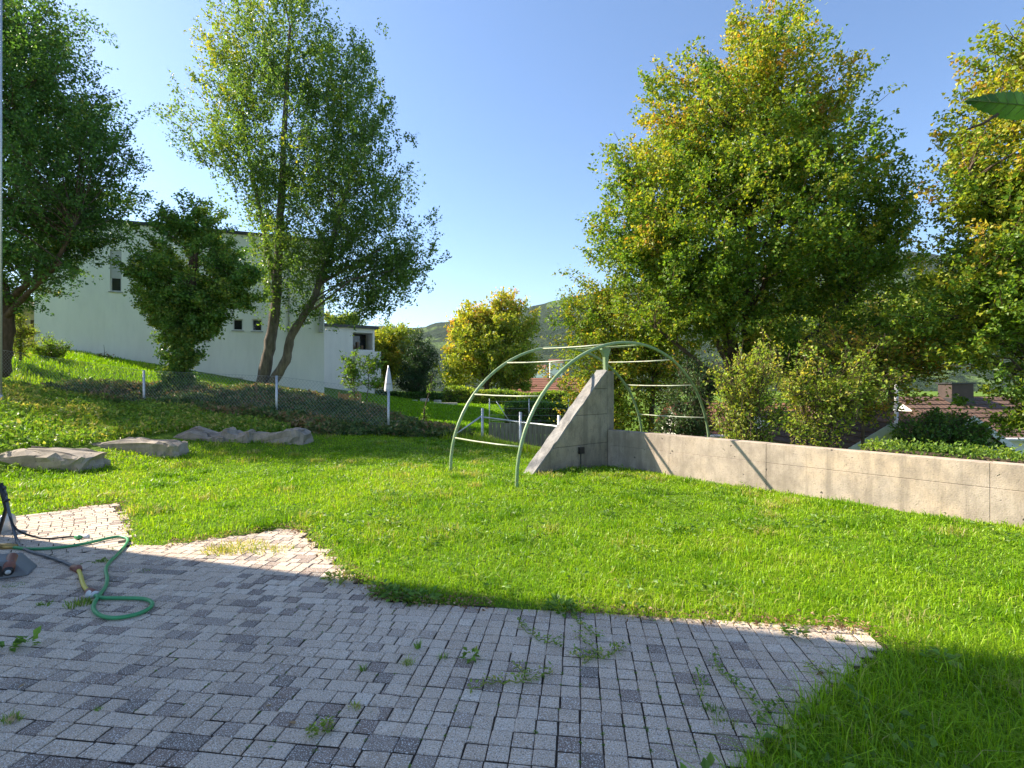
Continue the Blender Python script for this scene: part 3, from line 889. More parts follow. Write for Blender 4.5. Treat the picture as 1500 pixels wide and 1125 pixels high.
# ------------------------------------------------------------------ trees
make_tree("hornbeam_tree", "dense dark green tree filling the top left corner, with drooping layered branches", "tree",
    [[(-2,545,18,0.34),(4,500,18,0.27),(8,450,18,0.24),(-10,380,18,0.2),(-20,200,18,0.13),(-10,20,18,0.05)], [(6,448,18,0.12),(35,420,17.6,0.09),(75,392,17,0.07),(110,330,16.8,0.05)], [(4,470,18,0.12),(40,430,17.4,0.08),(90,385,16.6,0.05)]],
    [(-30,220,18,175,225,3.6),(35,265,17.4,120,135,2.4),(50,345,16.8,88,56,1.7),(40,120,17.6,78,105,2.2),(10,20,18,62,60,2.0),(105,240,17.2,66,90,1.6)],
    LEAF_HORNBEAM, BARK, 540, 12, 25, (0.100, 0.064), 0.75, 0.42, 0.22, tint0=0.46, shell=0.55, bough=1.7)
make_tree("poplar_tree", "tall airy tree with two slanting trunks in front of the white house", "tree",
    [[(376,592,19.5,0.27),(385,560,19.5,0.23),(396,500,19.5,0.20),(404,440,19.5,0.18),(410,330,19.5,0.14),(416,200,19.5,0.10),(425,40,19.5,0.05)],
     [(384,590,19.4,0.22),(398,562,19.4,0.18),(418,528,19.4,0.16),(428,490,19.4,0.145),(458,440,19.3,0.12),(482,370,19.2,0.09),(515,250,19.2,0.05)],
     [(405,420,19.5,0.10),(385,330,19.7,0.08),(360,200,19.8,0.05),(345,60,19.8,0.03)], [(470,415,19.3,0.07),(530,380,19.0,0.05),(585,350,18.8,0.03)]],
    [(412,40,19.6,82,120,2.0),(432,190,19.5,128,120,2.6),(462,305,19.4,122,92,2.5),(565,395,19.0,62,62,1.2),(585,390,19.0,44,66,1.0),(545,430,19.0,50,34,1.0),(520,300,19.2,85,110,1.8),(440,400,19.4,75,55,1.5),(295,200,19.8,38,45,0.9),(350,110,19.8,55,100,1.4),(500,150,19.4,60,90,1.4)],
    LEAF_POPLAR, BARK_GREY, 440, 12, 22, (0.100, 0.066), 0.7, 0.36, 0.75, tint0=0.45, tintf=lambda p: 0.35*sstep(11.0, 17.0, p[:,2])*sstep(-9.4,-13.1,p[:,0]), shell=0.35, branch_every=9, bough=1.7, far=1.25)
make_tree("ivy_covered_tree", "stubby tree with its trunk wrapped in ivy, in front of the white house", "tree",
    [[(258,592,19.0,0.32),(262,560,19.0,0.28),(268,500,19.0,0.26),(280,440,19.0,0.22),(285,350,19.0,0.12)], [(272,490,19.0,0.16),(320,450,18.9,0.10),(350,410,18.9,0.05)], [(270,490,19.0,0.15),(235,440,19.0,0.10),(220,400,19.0,0.05)]],
    [(260,560,18.8,14,20,0.35),(261,538,18.8,15,22,0.38),(264,512,18.8,19,22,0.45),(270,485,18.8,28,22,0.6),(274,476,18.8,42,20,0.8),(278,452,18.8,60,26,1.05),(278,395,18.9,78,72,1.5),(290,330,19,46,32,1.1),(340,415,18.8,34,38,0.9),(226,410,18.9,28,44,0.8)],
    LEAF_IVY, BARK, 400, 10, 19, (0.095, 0.08), 0.36, 0.17, 0.15, tint0=0.72, shell=0.7, bough=0.55, wexp=0.42)
make_tree("maple_tree", "big broad maple with several dark stems and yellowing top, behind the concrete wall", "tree",
    [[(1082,795,15.0,0.34),(1082,640,15.0,0.31),(1078,565,15.0,0.29),(1068,490,15.0,0.19),(1070,400,15.0,0.16),(1072,270,15.0,0.11),(1066,120,15.0,0.05)],
     [(1090,600,15.0,0.22),(1097,520,15.0,0.20),(1096,440,15.0,0.17),(1102,300,15.0,0.12),(1128,130,15.0,0.06),(1150,20,15.0,0.025)],
     [(1092,580,15.1,0.15),(1118,480,15.2,0.13),(1124,400,15.3,0.10),(1160,260,15.4,0.06),(1190,150,15.4,0.03)],
     [(1085,560,15,0.11),(1050,500,14.7,0.08),(1020,420,14.4,0.06),(960,330,14.2,0.03)], [(1100,560,15,0.12),(1170,510,14.8,0.09),(1240,440,14.7,0.06),(1310,370,14.6,0.03)], [(1075,565,15,0.09),(1030,535,14.6,0.06),(960,480,14.3,0.03)], [(1110,540,15,0.08),(1160,535,14.5,0.05),(1230,500,14.2,0.03)]],
    [(1095,340,15,195,125,3.2),(1300,350,14.8,45,60,1.1),(905,370,14.6,40,55,1.0),(1010,400,14.4,90,70,1.4),(1095,210,15,140,110,2.6),(1110,110,15,85,75,1.7),(1145,45,15,20,40,0.5),(1235,310,15,62,85,1.8),(955,320,14.8,60,80,1.6),(1225,400,14.8,100,62,2.0),(985,430,14.6,80,65,1.8),(1195,190,15,50,75,1.3),(1000,190,15,60,70,1.4),(985,130,15,25,40,0.6),(1240,490,14.5,85,34,1.2),(1330,455,14.0,50,36,0.9),(1160,525,14.3,70,28,0.9),(1090,470,14.6,95,42,1.4),(1310,222,15,14,9,0.3),(925,250,15,30,35,0.8)],
    LEAF_MAPLE, BARK, 860, 11, 20, (0.086, 0.077), 0.55, 0.36, 0.16, 'lobed', tint0=0.46, tintf=lambda p: 0.17*sstep(4.5, 10.5, p[:,2]), shell=0.5, clump_sd=0.13, bough=1.25)
make_tree("maple_tree", "yellow green maple cut off by the right edge of the picture, behind the wall", "tree",
    [[(1560,900,11.5,0.25),(1555,600,11.5,0.22),(1545,400,11.5,0.16),(1530,200,11.5,0.1),(1525,60,11.5,0.04)], [(1552,540,11.5,0.1),(1490,470,11.2,0.07),(1430,420,11.0,0.03)], [(1548,470,11.5,0.1),(1490,360,11.3,0.06),(1420,250,11.2,0.03)]],
    [(1510,230,11.5,95,120,1.7),(1470,360,11.3,75,95,1.5),(1455,450,11.1,60,62,1.2),(1520,110,11.5,70,60,1.2),(1505,590,10.8,52,60,0.8),(1430,150,11.4,25,22,0.4),(1400,300,11.2,25,25,0.4),(1440,250,11.3,40,45,0.7),(1390,420,11.2,28,22,0.5),(1408,495,11.2,36,40,0.6),(1350,470,11.6,30,26,0.5),(1560,400,11.5,90,180,1.8)],
    LEAF_MAPLE, BARK, 520, 10, 16, (0.085, 0.075), 0.5, 0.28, 0.2, 'lobed', tint0=0.52, tint_sd=0.11, tintf=lambda p: 0.12*sstep(4.0, 8.0, p[:,2]), shell=0.45, clump_sd=0.14, bough=0.9)
make_tree("hornbeam_tree", "yellow green leafy tree directly behind the climbing arch", "tree",
    [[(905,760,17,0.2),(905,600,17,0.17),(900,500,17,0.11),(890,430,17,0.05)], [(950,760,16.6,0.12),(955,600,16.6,0.09),(965,480,16.6,0.04)]],
    [(900,500,17,82,72,1.7),(860,450,17,34,38,0.8),(960,520,16.6,60,75,1.3),(870,560,17,48,60,1.0),(930,430,17,45,35,0.9),(920,600,16.8,60,45,1.1)],
    LEAF_MAPLE, BARK, 260, 9, 15, (0.098, 0.07), 0.5, 0.3, 0.1, tint0=0.60, shell=0.5)
make_tree("dark_shrub", "dark green dense bush behind the right legs of the arch", "shrub",
    [[(1010,780,13.5,0.06),(1012,650,13.5,0.05),(1015,560,13.5,0.02)], [(1020,780,13.5,0.05),(1030,600,13.5,0.02)]],
    [(1015,585,13.5,34,52,0.7),(1000,620,13.3,32,34,0.6),(1030,560,13.5,20,30,0.4)],
    LEAF_DARK, BARK, 90, 9, 14, (0.075, 0.04), 0.35, 0.16, 0.3, tint0=0.75, bough=0.4)
make_tree("autumn_tree", "rounded yellow and orange autumn tree beyond the neighbouring lawn", "tree",
    [[(712,592,46,0.3),(714,540,46,0.25),(718,480,46,0.1)], [(716,560,46,0.15),(745,500,46,0.06)], [(712,560,46,0.15),(685,500,46,0.06)]],
    [(718,515,46,62,48,3.0),(735,480,46,46,38,2.4),(690,490,46,36,36,2.0),(672,545,46,26,24,1.6),(760,540,46,28,32,1.8),(705,460,46,26,20,1.4),(745,450,46,24,16,1.2),(660,500,46,10,12,.6),(782,475,46,12,18,.7)],
    LEAF_YELLOW, BARK, 300, 9, 12, (0.26, 0.17), 0.9, 0.5, 0.25, tint0=0.38, tintf=lambda p: 0.22*sstep(5.0, 8.5, p[:,2])+0.28*((p[:,0] < -4.9) & (p[:,2] > 4.2)), clump_sd=0.10)
make_tree("yew_tree", "dark green conical evergreen left of the autumn tree", "tree",
    [[(612,592,43,0.2),(612,540,43,0.12),(614,500,43,0.04)]],
    [(612,555,43,27,22,1.3),(613,530,43,22,24,1.1),(616,508,43,14,18,0.7)],
    LEAF_DARK, BARK, 120, 9, 13, (0.17, 0.08), 0.6, 0.3, 0.5, tint0=0.5)
make_tree("lime_tree", "small yellow leaved tree between the pale house and the dark evergreen", "tree",
    [[(572,594,45,0.2),(572,540,45,0.14),(574,490,45,0.05)]],
    [(572,520,45,32,36,1.7),(580,490,45,22,20,1.2),(560,545,45,24,22,1.2)],
    LEAF_YELLOW, BARK, 120, 9, 12, (0.22, 0.15), 0.8, 0.36, 0.2, tint0=0.40, clump_sd=0.12)
make_tree("roadside_tree", "sunlit tree top showing over the pale house's roof", "tree",
    [[(497,560,62,0.2),(497,490,62,0.1)]], [(498,470,62,22,10,1.5),(510,474,62,14,8,1.2)],
    LEAF_YELLOW, BARK, 50, 8, 10, (0.3, 0.2), 1.0, 0.4, 0.2, tint0=0.3)
make_tree("field_maple", "wide bright yellow green tree behind the big maple, screening the hill", "tree",
    [[(1250,760,21,0.2),(1250,600,21,0.16),(1245,470,21,0.06)], [(1300,760,21,0.16),(1302,600,21,0.12),(1330,480,21,0.05)]],
    [(1200,485,21,70,55,1.6),(1285,490,21,70,60,1.6),(1360,475,21,50,48,1.3),(1140,520,20.5,50,42,1.2),(1225,545,20.5,60,36,1.2),(1425,485,21,45,36,1.1)],
    LEAF_SHRUB, BARK, 330, 9, 13, (0.13, 0.10), 0.6, 0.34, 0.2, tint0=0.66, bough=1.1)
# small plants behind the fence
make_tree("sapling", "thin leafy sapling in front of the pale house", "sapling",
    [[(522,604,22,0.025),(518,560,22,0.02),(520,522,22,0.008)], [(534,604,22,0.022),(540,560,22,0.015),(536,530,22,0.006)]],
    [(530,535,22,24,18,0.5),(515,560,22,14,22,0.4),(545,550,22,14,18,0.4)], LEAF_SHRUB, BARK, 34, 5, 8, (0.13, 0.09), 0.4, 0.16, 0.4, tint0=0.25, bough=0.4)
make_tree("sapling", "bare spindly sapling standing on the bank beside the steel rail", "sapling",
    [[(620,622,19,0.03),(623,595,19,0.025),(630,570,19,0.016),(634,545,19,0.006)]],
    [(630,565,19,5,18,0.1),(621,605,19,5,12,0.1)], LEAF_SHRUB, BARK, 10, 3, 6, (0.08, 0.05), 0.2, 0.05, 0.5, tint0=0.3, bough=0.12)
# shrubs behind the wall
make_tree("tall_shrub", "upright bright green shrub just behind the wall, left of the maple stems' foot", "shrub",
    [[(1085,760,10.5,0.03),(1082,650,10.5,0.025),(1075,560,10.5,0.01)], [(1095,760,10.5,0.03),(1100,640,10.5,0.02),(1110,555,10.5,0.01)], [(1090,760,10.5,0.03),(1090,620,10.5,0.02),(1092,545,10.5,0.01)]],
    [(1088,600,10.5,34,48,0.5),(1110,560,10.5,22,36,0.35),(1072,560,10.5,18,30,0.3),(1092,635,10.5,32,20,0.4)], LEAF_SHRUB, BARK, 60, 9, 11, (0.075, 0.045), 0.36, 0.15, 0.9, tint0=0.72, bough=1.1)
make_tree("hazel_shrub", "light green spreading shrub in front of the white gabled houses", "shrub",
    [[(1185,780,11.5,0.04),(1182,650,11.5,0.03),(1175,580,11.5,0.01)], [(1210,780,11.5,0.035),(1215,620,11.5,0.02),(1220,560,11.5,0.01)]],
    [(1180,585,11.5,36,44,0.6),(1222,580,11.5,36,40,0.6),(1195,630,11.5,40,22,0.5),(1160,555,11.5,24,22,0.4),(1260,560,11.3,26,30,0.4)], LEAF_SHRUB, BARK, 66, 9, 11, (0.08, 0.055), 0.4, 0.2, 0.35, tint0=0.72, bough=1.1)
make_tree("young_maple", "feathery yellow green young tree between the hazel and the chimney house", "tree",
    [[(1262,800,12.5,0.05),(1264,650,12.5,0.04),(1268,560,12.5,0.02),(1285,500,12.5,0.01)]],
    [(1230,520,12.5,50,34,0.8),(1290,525,12.5,44,40,0.8),(1362,492,12.4,36,26,0.6),(1302,560,12.5,30,34,0.6),(1268,590,12.5,28,36,0.5),(1345,520,12.5,36,32,0.7)], LEAF_MAPLE, BARK, 150, 8, 11, (0.08, 0.055), 0.4, 0.22, 0.1, tint0=0.7, bough=0.7)
make_tree("laurel_shrub", "green bush low behind the wall below the chimney house", "shrub",
    [[(1385,760,12.0,0.04),(1385,660,12.0,0.02)], [(1350,760,12.0,0.04),(1350,660,12.0,0.02)]],
    [(1390,640,12,36,26,0.6),(1355,640,12.2,28,26,0.5),(1420,655,11.6,34,20,0.5)], LEAF_IVY, BARK, 100, 8, 13, (0.08, 0.05), 0.3, 0.15, 0.3, tint0=0.7, bough=0.4)

# ------------------------------------------------------------------ hedges and plants round the neighbouring lawn
def leaf_box(name, label, cat, p0, p1, depth, h, n, mat, leaf, tint0=0.5, wob=0.08):
    "clipped hedge between two ground points"
    p0 = Vector(p0); p1 = Vector(p1); d = p1-p0; ln = Vector((d.x,d.y,0)).length; ux, uy = d.x/ln, d.y/ln
    root = empty(name, p0, 0, label, cat)
    s = rng.random(n)*ln; side = rng.random(n)
    wave = 1+wob*(np.sin(s*1.7)+np.sin(s*0.63+1))
    top = side < 0.4
    dd = np.where(top, rng.random(n)*depth, np.where(side < 0.8, rng.normal(0, 0.04, n), depth+rng.normal(0,0.04,n)))
    zz = np.where(top, h*wave+rng.normal(0, 0.035*max(1,h), n), rng.random(n)*h*wave)
    base = d.z*s/ln
    pos = np.stack([ux*s-uy*dd, uy*s+ux*dd, base+zz], 1)
    tn = np.clip(tint0+rng.normal(0,0.16,n)+(vnoise(s,zz,0.9,4)-0.5)*0.4, 0, 1)
    v, tr, ta = leaf_cloud(pos, rng.normal(size=(n,3))+np.array([0,-0.3,0.4]), rng.normal(size=(n,3))*0.7+np.array([0,-0.5,0.6]), leaf[0]*rng.uniform(.6,1.3,n), leaf[1]*rng.uniform(.6,1.3,n), tn)
    link("foliage", tri_mesh("foliage", v, tr, ta), mat, root)
    c = MB(); k = 14
    for i in range(k):
        s0, s1 = ln*i/k, ln*(i+1)/k
        q = lambda ss, dd_, zz_: (ux*ss-uy*dd_, uy*ss+ux*dd_, d.z*ss/ln+zz_)
        hh = h*0.93
        c.quad(q(s0,0.08,-0.3), q(s1,0.08,-0.3), q(s1,0.08,hh), q(s0,0.08,hh)); c.quad(q(s0,0.08,hh), q(s1,0.08,hh), q(s1,depth-0.08,hh), q(s0,depth-0.08,hh))
        c.quad(q(s1,depth-0.08,-0.3), q(s0,depth-0.08,-0.3), q(s0,depth-0.08,hh), q(s1,depth-0.08,hh))
    c.build("inner_twigs", BARK, root)
    return root
leaf_box("clipped_hedge", "clipped light green hedge below the autumn tree", "hedge", P(650, 592, 40.0), P(905, 604, 36.0), 1.0, 1.1, 9000, LEAF_SHRUB, (0.17, 0.12), 0.55)
leaf_box("clipped_hedge", "darker clipped hedge below the evergreen, with stones in front", "hedge", P(538, 592, 42.0), P(652, 592, 42.0), 1.0, 0.85, 5000, LEAF_IVY, (0.17, 0.12), 0.55)
leaf_box("trimmed_hedge", "low green hedge along the top of the wall at the right", "hedge", W3(3.9, -0.95, 0.0), W3(8.8, -0.95, 0.0), 0.5, 0.66, 6500, LEAF_SHRUB, (0.05, 0.035), 0.45, 0.03)
leaf_box("overgrown_hedge", "shadowed dark hedge behind the wire fence", "hedge", P(738, 625, 22.0), P(850, 625, 21.0), 0.9, 0.85, 5000, LEAF_IVY, (0.11, 0.06), 0.6)
# stones / boxes on the neighbour's lawn edge
SLAB = mat_plain("pale_stone", (0.55, 0.50, 0.45), 0.85, 0, 0.2, 0.2, 3)
for i, (px, py, w, lab) in enumerate([(607, 590, 9, "pale stone block on the neighbouring lawn, leftmost of three"), (622, 588, 12, "pale stone block on the neighbouring lawn, middle of three"), (641, 590, 9, "pale stone block on the neighbouring lawn, rightmost of three")]):
    p = P(px, py, 38.5); w_ = w/F*38.5
    o = MB().box(-w_/2, w_/2, -0.25, 0.25, -0.06, 0.20).build("stone_block", SLAB, bevel=0.03); o.location = p; o.rotation_euler = (0,0,random.uniform(-.3,.3))
    tag(o, lab, "stone", "stone blocks on the neighbouring lawn")
kb = MB().box(-5.2, 1.4, -0.1, 0.1, -0.08, 0.10).build("garden_kerb", SLAB, bevel=0.015); kb.location = P(640, 592, 36.5); tag(kb, "long pale kerb stone along the far side of the neighbouring lawn", "kerb")
ORANGE_WOOD = mat_plain("orange_timber", (0.42, 0.22, 0.10), 0.75, 0, 0.2, 0.25, 5)
tb = empty("timber_planter", P(513, 598, 25.0), 0.1, "orange brown timber planter in front of the pale house", "planter")
for k in range(4): MB().box(-0.45, 0.45, -0.35, -0.31, 0.02+k*0.17, 0.175+k*0.17).build("board", ORANGE_WOOD, tb); 
for k in range(4): MB().box(-0.45, -0.41, -0.305, 0.35, 0.02+k*0.17, 0.175+k*0.17).build("board", ORANGE_WOOD, tb); MB().box(0.41, 0.45, -0.305, 0.35, 0.02+k*0.17, 0.175+k*0.17).build("board", ORANGE_WOOD, tb)
for sx in (-0.43, 0.43): MB().box(sx-0.04, sx+0.04, -0.40, -0.352, -0.3, 0.78).build("post", ORANGE_WOOD, tb)
# folded parasol behind the fence
CANVAS = mat_plain("parasol_canvas", (0.66, 0.65, 0.70), 0.85, 0, 0.2, 0.06, 8)
par = empty("folded_parasol", (P(569, 600, 20.0).x, 20.0, tz(P(569,600,20).x, 20.0)), 0, "folded pale grey parasol on its pole behind the thin fence post", "parasol")
zc0, zc1 = hz(573, 20)-par.location.z, hz(537, 20)-par.location.z
cv = MB(); nk = 16
prof = [(0.0, 0.15), (0.06, 0.165), (0.35, 0.13), (0.75, 0.075), (0.97, 0.03), (1.0, 0.008)]
for tt, r in prof:
    for k in range(nk):
        rr = r*(1.0 if k % 2 else 0.68); an = 2*math.pi*k/nk
        cv.v.append((math.cos(an)*rr, math.sin(an)*rr, zc0+(zc1-zc0)*tt))
for j in range(len(prof)-1):
    for k in range(nk): cv.f.append((j*nk+k, j*nk+(k+1) % nk, (j+1)*nk+(k+1) % nk, (j+1)*nk+k))
cv.build("canopy", CANVAS, par, True)
MB().tube([(0,0,-0.1),(0,0,zc1+0.04)], 0.024, 8).build("pole", STEEL, par, True)
MB().tube([(0,0,zc0+0.25),(0,0,zc0+0.30)], 0.125, 10).build("tie_strap", SILL, par, True)

# ------------------------------------------------------------------ houses behind the wall
t = NT("roof_tiles_brown"); t.set(0.85, 0, 0.2)
tw = t.new("ShaderNodeTexWave", wave_type='BANDS', bands_direction='X'); tw.inputs["Scale"].default_value = 1.4; t.link(t.obj(), tw.inputs[0])
t.col(t.mix(t.noise(9, 4), t.ramp(t.noise(2.5, 4), [(0.3, (0.13, 0.075, 0.055)), (0.7, (0.23, 0.14, 0.105))]), (0.10, 0.065, 0.05)))
t.bump(tw.outputs["Fac"], 0.5, 0.04); TILES = t.m
t = NT("roof_tiles_red"); t.set(0.85, 0, 0.2)
t.col(t.mix(t.noise(6, 4), t.ramp(t.noise(1.5, 4), [(0.3, (0.24, 0.105, 0.07)), (0.7, (0.36, 0.18, 0.12))]), (0.17, 0.08, 0.055)))
TILES_RED = t.m

CHIMNEY = mat_plain("chimney_sheet_brown", (0.075, 0.052, 0.043), 0.6, 0.1, 0.4, 0.2, 3)
def gable_house(name, label, px, Yv, rz, wid, dep, eave, ridge, ground, wallm, tilem, chimney=None, wins=(), ridge_along='x', over=0.35, rows=7):
    loc = Vector(((px-750)/F*Yv, Yv, 0))
    root = empty(name, loc, rz, label, "house")
    w = MB()
    hx, hd = wid/2, dep/2
    holes = [(a_+hx, b_+hx, c_, d_) for a_, b_, c_, d_ in wins]
    wf_ = MB(); facade(wf_, wid, ground, eave, holes, 0.18); w.v = [(x-hx, y-hd, z) for x, y, z in wf_.v]; w.f = wf_.f
    w.quad((hx,-hd,ground),(hx,hd,ground),(hx,hd,eave),(hx,-hd,eave)); w.quad((-hx,hd,ground),(-hx,-hd,ground),(-hx,-hd,eave),(-hx,hd,eave)); w.quad((hx,hd,ground),(-hx,hd,ground),(-hx,hd,eave),(hx,hd,eave))
    if ridge_along == 'x':
        w.poly([(hx,-hd,eave),(hx,hd,eave),(hx,0,ridge)]); w.poly([(-hx,hd,eave),(-hx,-hd,eave),(-hx,0,ridge)])
    else:
        w.poly([(-hx,-hd,eave),(hx,-hd,eave),(0,-hd,ridge)]); w.poly([(hx,hd,eave),(-hx,hd,eave),(0,hd,ridge)])
    w.build("wall", wallm, root)
    half = hd if ridge_along == 'x' else hx
    slope = (ridge-eave)/half; th = 0.07
    rm = MB(); ext = (hx if ridge_along == 'x' else hd)+over
    for sgn in (-1, 1):
        for k in range(rows):     # stepped tile courses
            a_, b_ = k/rows, (k+1)/rows; o1 = (half+over)*(1-a_); o2 = (half+over)*(1-b_)-0.03
            z1 = ridge-slope*o1+0.05; z2 = ridge-slope*o2+0.05
            pts = [(sgn*o1, z1), (sgn*o1, z1+th), (sgn*o2, z2+th*0.4), (sgn*o2, z2)]
            if ridge_along == 'x': rm.prism([(-ext, q[0], q[1]) for q in pts], (2*ext, 0, 0))
            else: rm.prism([(q[0], -ext, q[1]) for q in pts], (0, 2*ext, 0))
    ro = rm.build("roof", tilem, root)
    vb = MB()
    if ridge_along == 'y':
        for sgn in (-1, 1):
            vb.prism([(0, -ext-0.03, ridge-0.10), (sgn*(half+over), -ext-0.03, ridge-slope*(half+over)-0.10), (sgn*(half+over), -ext-0.03, ridge-slope*(half+over)+0.10), (0, -ext-0.03, ridge+0.10)], (0, 0.026, 0))
        vb.build("barge_board", FRAME_WHITE, ro)
    else:
        vb.tube([(-ext, -half-over-0.06, eave-slope*over+0.02), (ext, -half-over-0.06, eave-slope*over+0.02)], 0.07, 8); vb.build("gutter", FRAME_WHITE, ro, True)
    if chimney:
        cx, cyy, cw, cb, ct_ = chimney
        ch = MB().box(cx-cw/2, cx+cw/2, cyy-cw*0.4, cyy+cw*0.4, cb, ct_).build("chimney", CHIMNEY, ro, bevel=0.01)
        MB().box(cx-cw/2-0.06, cx+cw/2+0.06, cyy-cw*0.4-0.06, cyy+cw*0.4+0.06, ct_+0.002, ct_+0.07).build("chimney_cap", DARK_METAL, ch)
        MB().box(cx-cw/2-0.04, cx+cw/2+0.04, cyy-cw*0.4-0.04, cyy+cw*0.4+0.04, cb, ridge+0.02).build("chimney_flashing", DARK_METAL, ch)
    for a_, b_, c_, d_ in wins:
        wo = window(root, a_, b_, c_, d_, y=-hd, depth=0.12, split=True)
    return root
gable_house("chimney_house", "house with brown tiled roof and large dark chimney, over the wall at right", 1420, 25.0, 0.0, 6.4, 6.0, -0.55, 0.85, -5.0, WALL_WHITE, TILES, (-0.9, -0.3, 1.0, 0.4, 1.52), [(-2.2,-1.0,-2.4,-1.2)], 'x', 0.4, 9)
gable_house("gabled_house", "white gabled house half hidden by the feathery young tree", 1276, 19.0, 0.10, 4.2, 7.0, -0.85, 0.55, -5.0, WALL_WHITE, TILES, None, [(-0.4,0.5,-2.6,-1.6)], 'y', 0.3, 9)
gable_house("garden_house", "small white gabled building with brown roof, partly hidden behind the hazel shrub", 1222, 15.5, 0.05, 2.3, 4.0, -0.15, 0.50, -4.5, WALL_WHITE, TILES, None, [(-0.5,0.3,-0.75,-0.30)], 'y', 0.2, 6)
gable_house("red_roofed_house", "white house with a red tiled roof behind the arch's right leg", 1070, 24.0, -0.05, 5.0, 5.0, -0.45, 0.60, -5.0, WALL_WHITE, TILES_RED, None, [(-1.95,-1.45,-1.05,-0.55),(0.5,1.3,-1.9,-0.8)], 'x', 0.3, 9)
gable_house("valley_house", "white house wall between the tall shrub and the hazel", 1136, 20.0, 0.0, 1.6, 4.0, 0.1, 0.45, -5.0, WALL_WHITE, TILES, None, [(-0.3,0.3,-1.0,-0.3)], 'x', 0.2, 5)
gable_house("barn", "low building with a reddish brown tiled roof seen through the arch", 800, 52.0, 0.05, 6.5, 7.0, 0.3, 1.95, -4.0, WALL_CREAM, TILES_RED, None, [(-1.5,-0.6,-1.2,-0.2)], 'x', 0.4, 9)
mast = empty("white_mast", P(1313, 690, 17.0), 0, "thin white post standing beside the white gabled house", "post")
MB().tube([(0,0,-2.0),(0,0,hz(562,17)-mast.location.z)], [0.07,0.055], 10).build("shaft", FRAME_WHITE, mast, True)
MB().tube([(0,0,-2.0),(0,0,-1.7)], 0.12, 10).build("foot", SILL, mast, True)
# hamlet on the slope across the valley
for i, (px, py, Yv, w, hh, lab) in enumerate([(792, 540, 240, 5, 3, "white house on the far hillside, left of the two seen through the arch"), (814, 531, 260, 6, 3.5, "pale house on the far hillside, right of the two seen through the arch")]):
    zt_ = hz(py, Yv)
    gable_house("hillside_house", lab, px, Yv, 0.3*(i-1), w, 6, zt_, zt_+1.6, zt_-hh-4, WALL_PINK if i % 2 else WALL_WHITE, TILES_RED, None, [(-1.9,-0.8,zt_-2.2,zt_-1.0),(0.7,1.8,zt_-2.2,zt_-1.0)], 'x', 0.5, 4)

# ------------------------------------------------------------------ the house beside the patio (it shades the patio)
own = empty("garden_house_block", (-8.5, 6.52, 0), 0, "tall white house wing beside the patio, just outside the picture, that shades the pavers", "house")
mb = MB(); OW, OD, OH = 7.0, 4.6, 9.8
mb.quad((0,-OD,-0.3),(0,0,-0.3),(0,0,OH),(0,-OD,OH)); mb.quad((0,0,-0.3),(-OW,0,-0.3),(-OW,0,OH),(0,0,OH)); mb.quad((-OW,0,-0.3),(-OW,-OD,-0.3),(-OW,-OD,OH),(-OW,0,OH)); mb.quad((-OW,-OD,-0.3),(0,-OD,-0.3),(0,-OD,OH),(-OW,-OD,OH))
mb.build("wall", WALL_WHITE, own)
MB().box(-OW-0.05, 0.04, -OD-0.05, 0.04, OH+0.003, OH+0.3).build("roof", DARK_METAL, own)
for k in range(1):
    for s_ in (0.9, 3.9, 6.9):
        y0 = -2.3-k*5.2
        wd = MB().box(0.004, 0.05, y0-0.8, y0+0.8, s_, s_+1.5).build("window", FRAME_WHITE, own)
        MB().box(0.052, 0.058, y0-0.7, y0+0.7, s_+0.1, s_+1.4).build("pane", GLASS, wd)

# ------------------------------------------------------------------ hills
t = NT("forest_hill"); t.set(0.95, 0, 0.05)
f = t.noise(0.006, 5, 0.6); g = t.noise(0.07, 4, 0.7)
c = t.ramp(g, [(0.3, (0.012, 0.024, 0.013)), (0.55, (0.032, 0.052, 0.022)), (0.8, (0.07, 0.07, 0.026))])
c = t.mix(t.ramp(f, [(0.60, (0,0,0)), (0.63, (1,1,1))]), c, (0.10, 0.15, 0.045)); t.col(c); t.bump(g, 1.0, 12.0); FOREST = t.m
def hill(name, label, crest, Yc, depth, seed, base=-10):
    "ridge whose skyline follows crest (photo pixels) at distance Yc, falling towards the viewer"
    n, m = 170, 60
    pxs = np.linspace(crest[0][0], crest[-1][0], n); py_ = np.interp(pxs, [q[0] for q in crest], [q[1] for q in crest])
    Vv = []
    for j in range(m+1):
        tt = j/m
        Yd = Yc-depth*tt
        zc_ = H-(py_-HOR)/F*Yc
        prof_ = (1-tt)**1.25
        x = (pxs-750)/F*Yc*(1-0.12*tt)
        z = base+(zc_-base)*prof_
        z = z + (vnoise(x, np.full(n, Yd), 0.012, seed)-0.5)*26*min(1, 3*tt)*(1-tt) + (vnoise(x, np.full(n, Yd), 0.10, seed+1)-0.5)*7 + (vnoise(x, np.full(n, Yd), 0.3, seed+2)-0.5)*5
        Vv.append(np.stack([x, np.full(n, Yd), z], 1))
    back = Vv[0].copy(); back[:,1] += depth*0.8; back[:,2] = base
    Vv = [back]+Vv
    A = np.concatenate(Vv); k = len(Vv)
    idx = np.arange(k*n).reshape(k, n)
    a, b, c, d = idx[:-1,:-1].ravel(), idx[:-1,1:].ravel(), idx[1:,1:].ravel(), idx[1:,:-1].ravel()
    o = link(name, tri_mesh(name, A, np.concatenate([np.stack([a,c,b],1), np.stack([a,d,c],1)]), smooth=False), FOREST)
    tag(o, label, "hill", kind="structure"); return o
hill("hill", "wooded hill across the valley", [(300,490),(480,482),(600,484),(640,474),(700,462),(760,455),(800,444),(850,432),(950,410),(1100,390),(1250,372),(1330,368),(1400,376),(1500,390),(1700,420)], 1500, 900, 3)
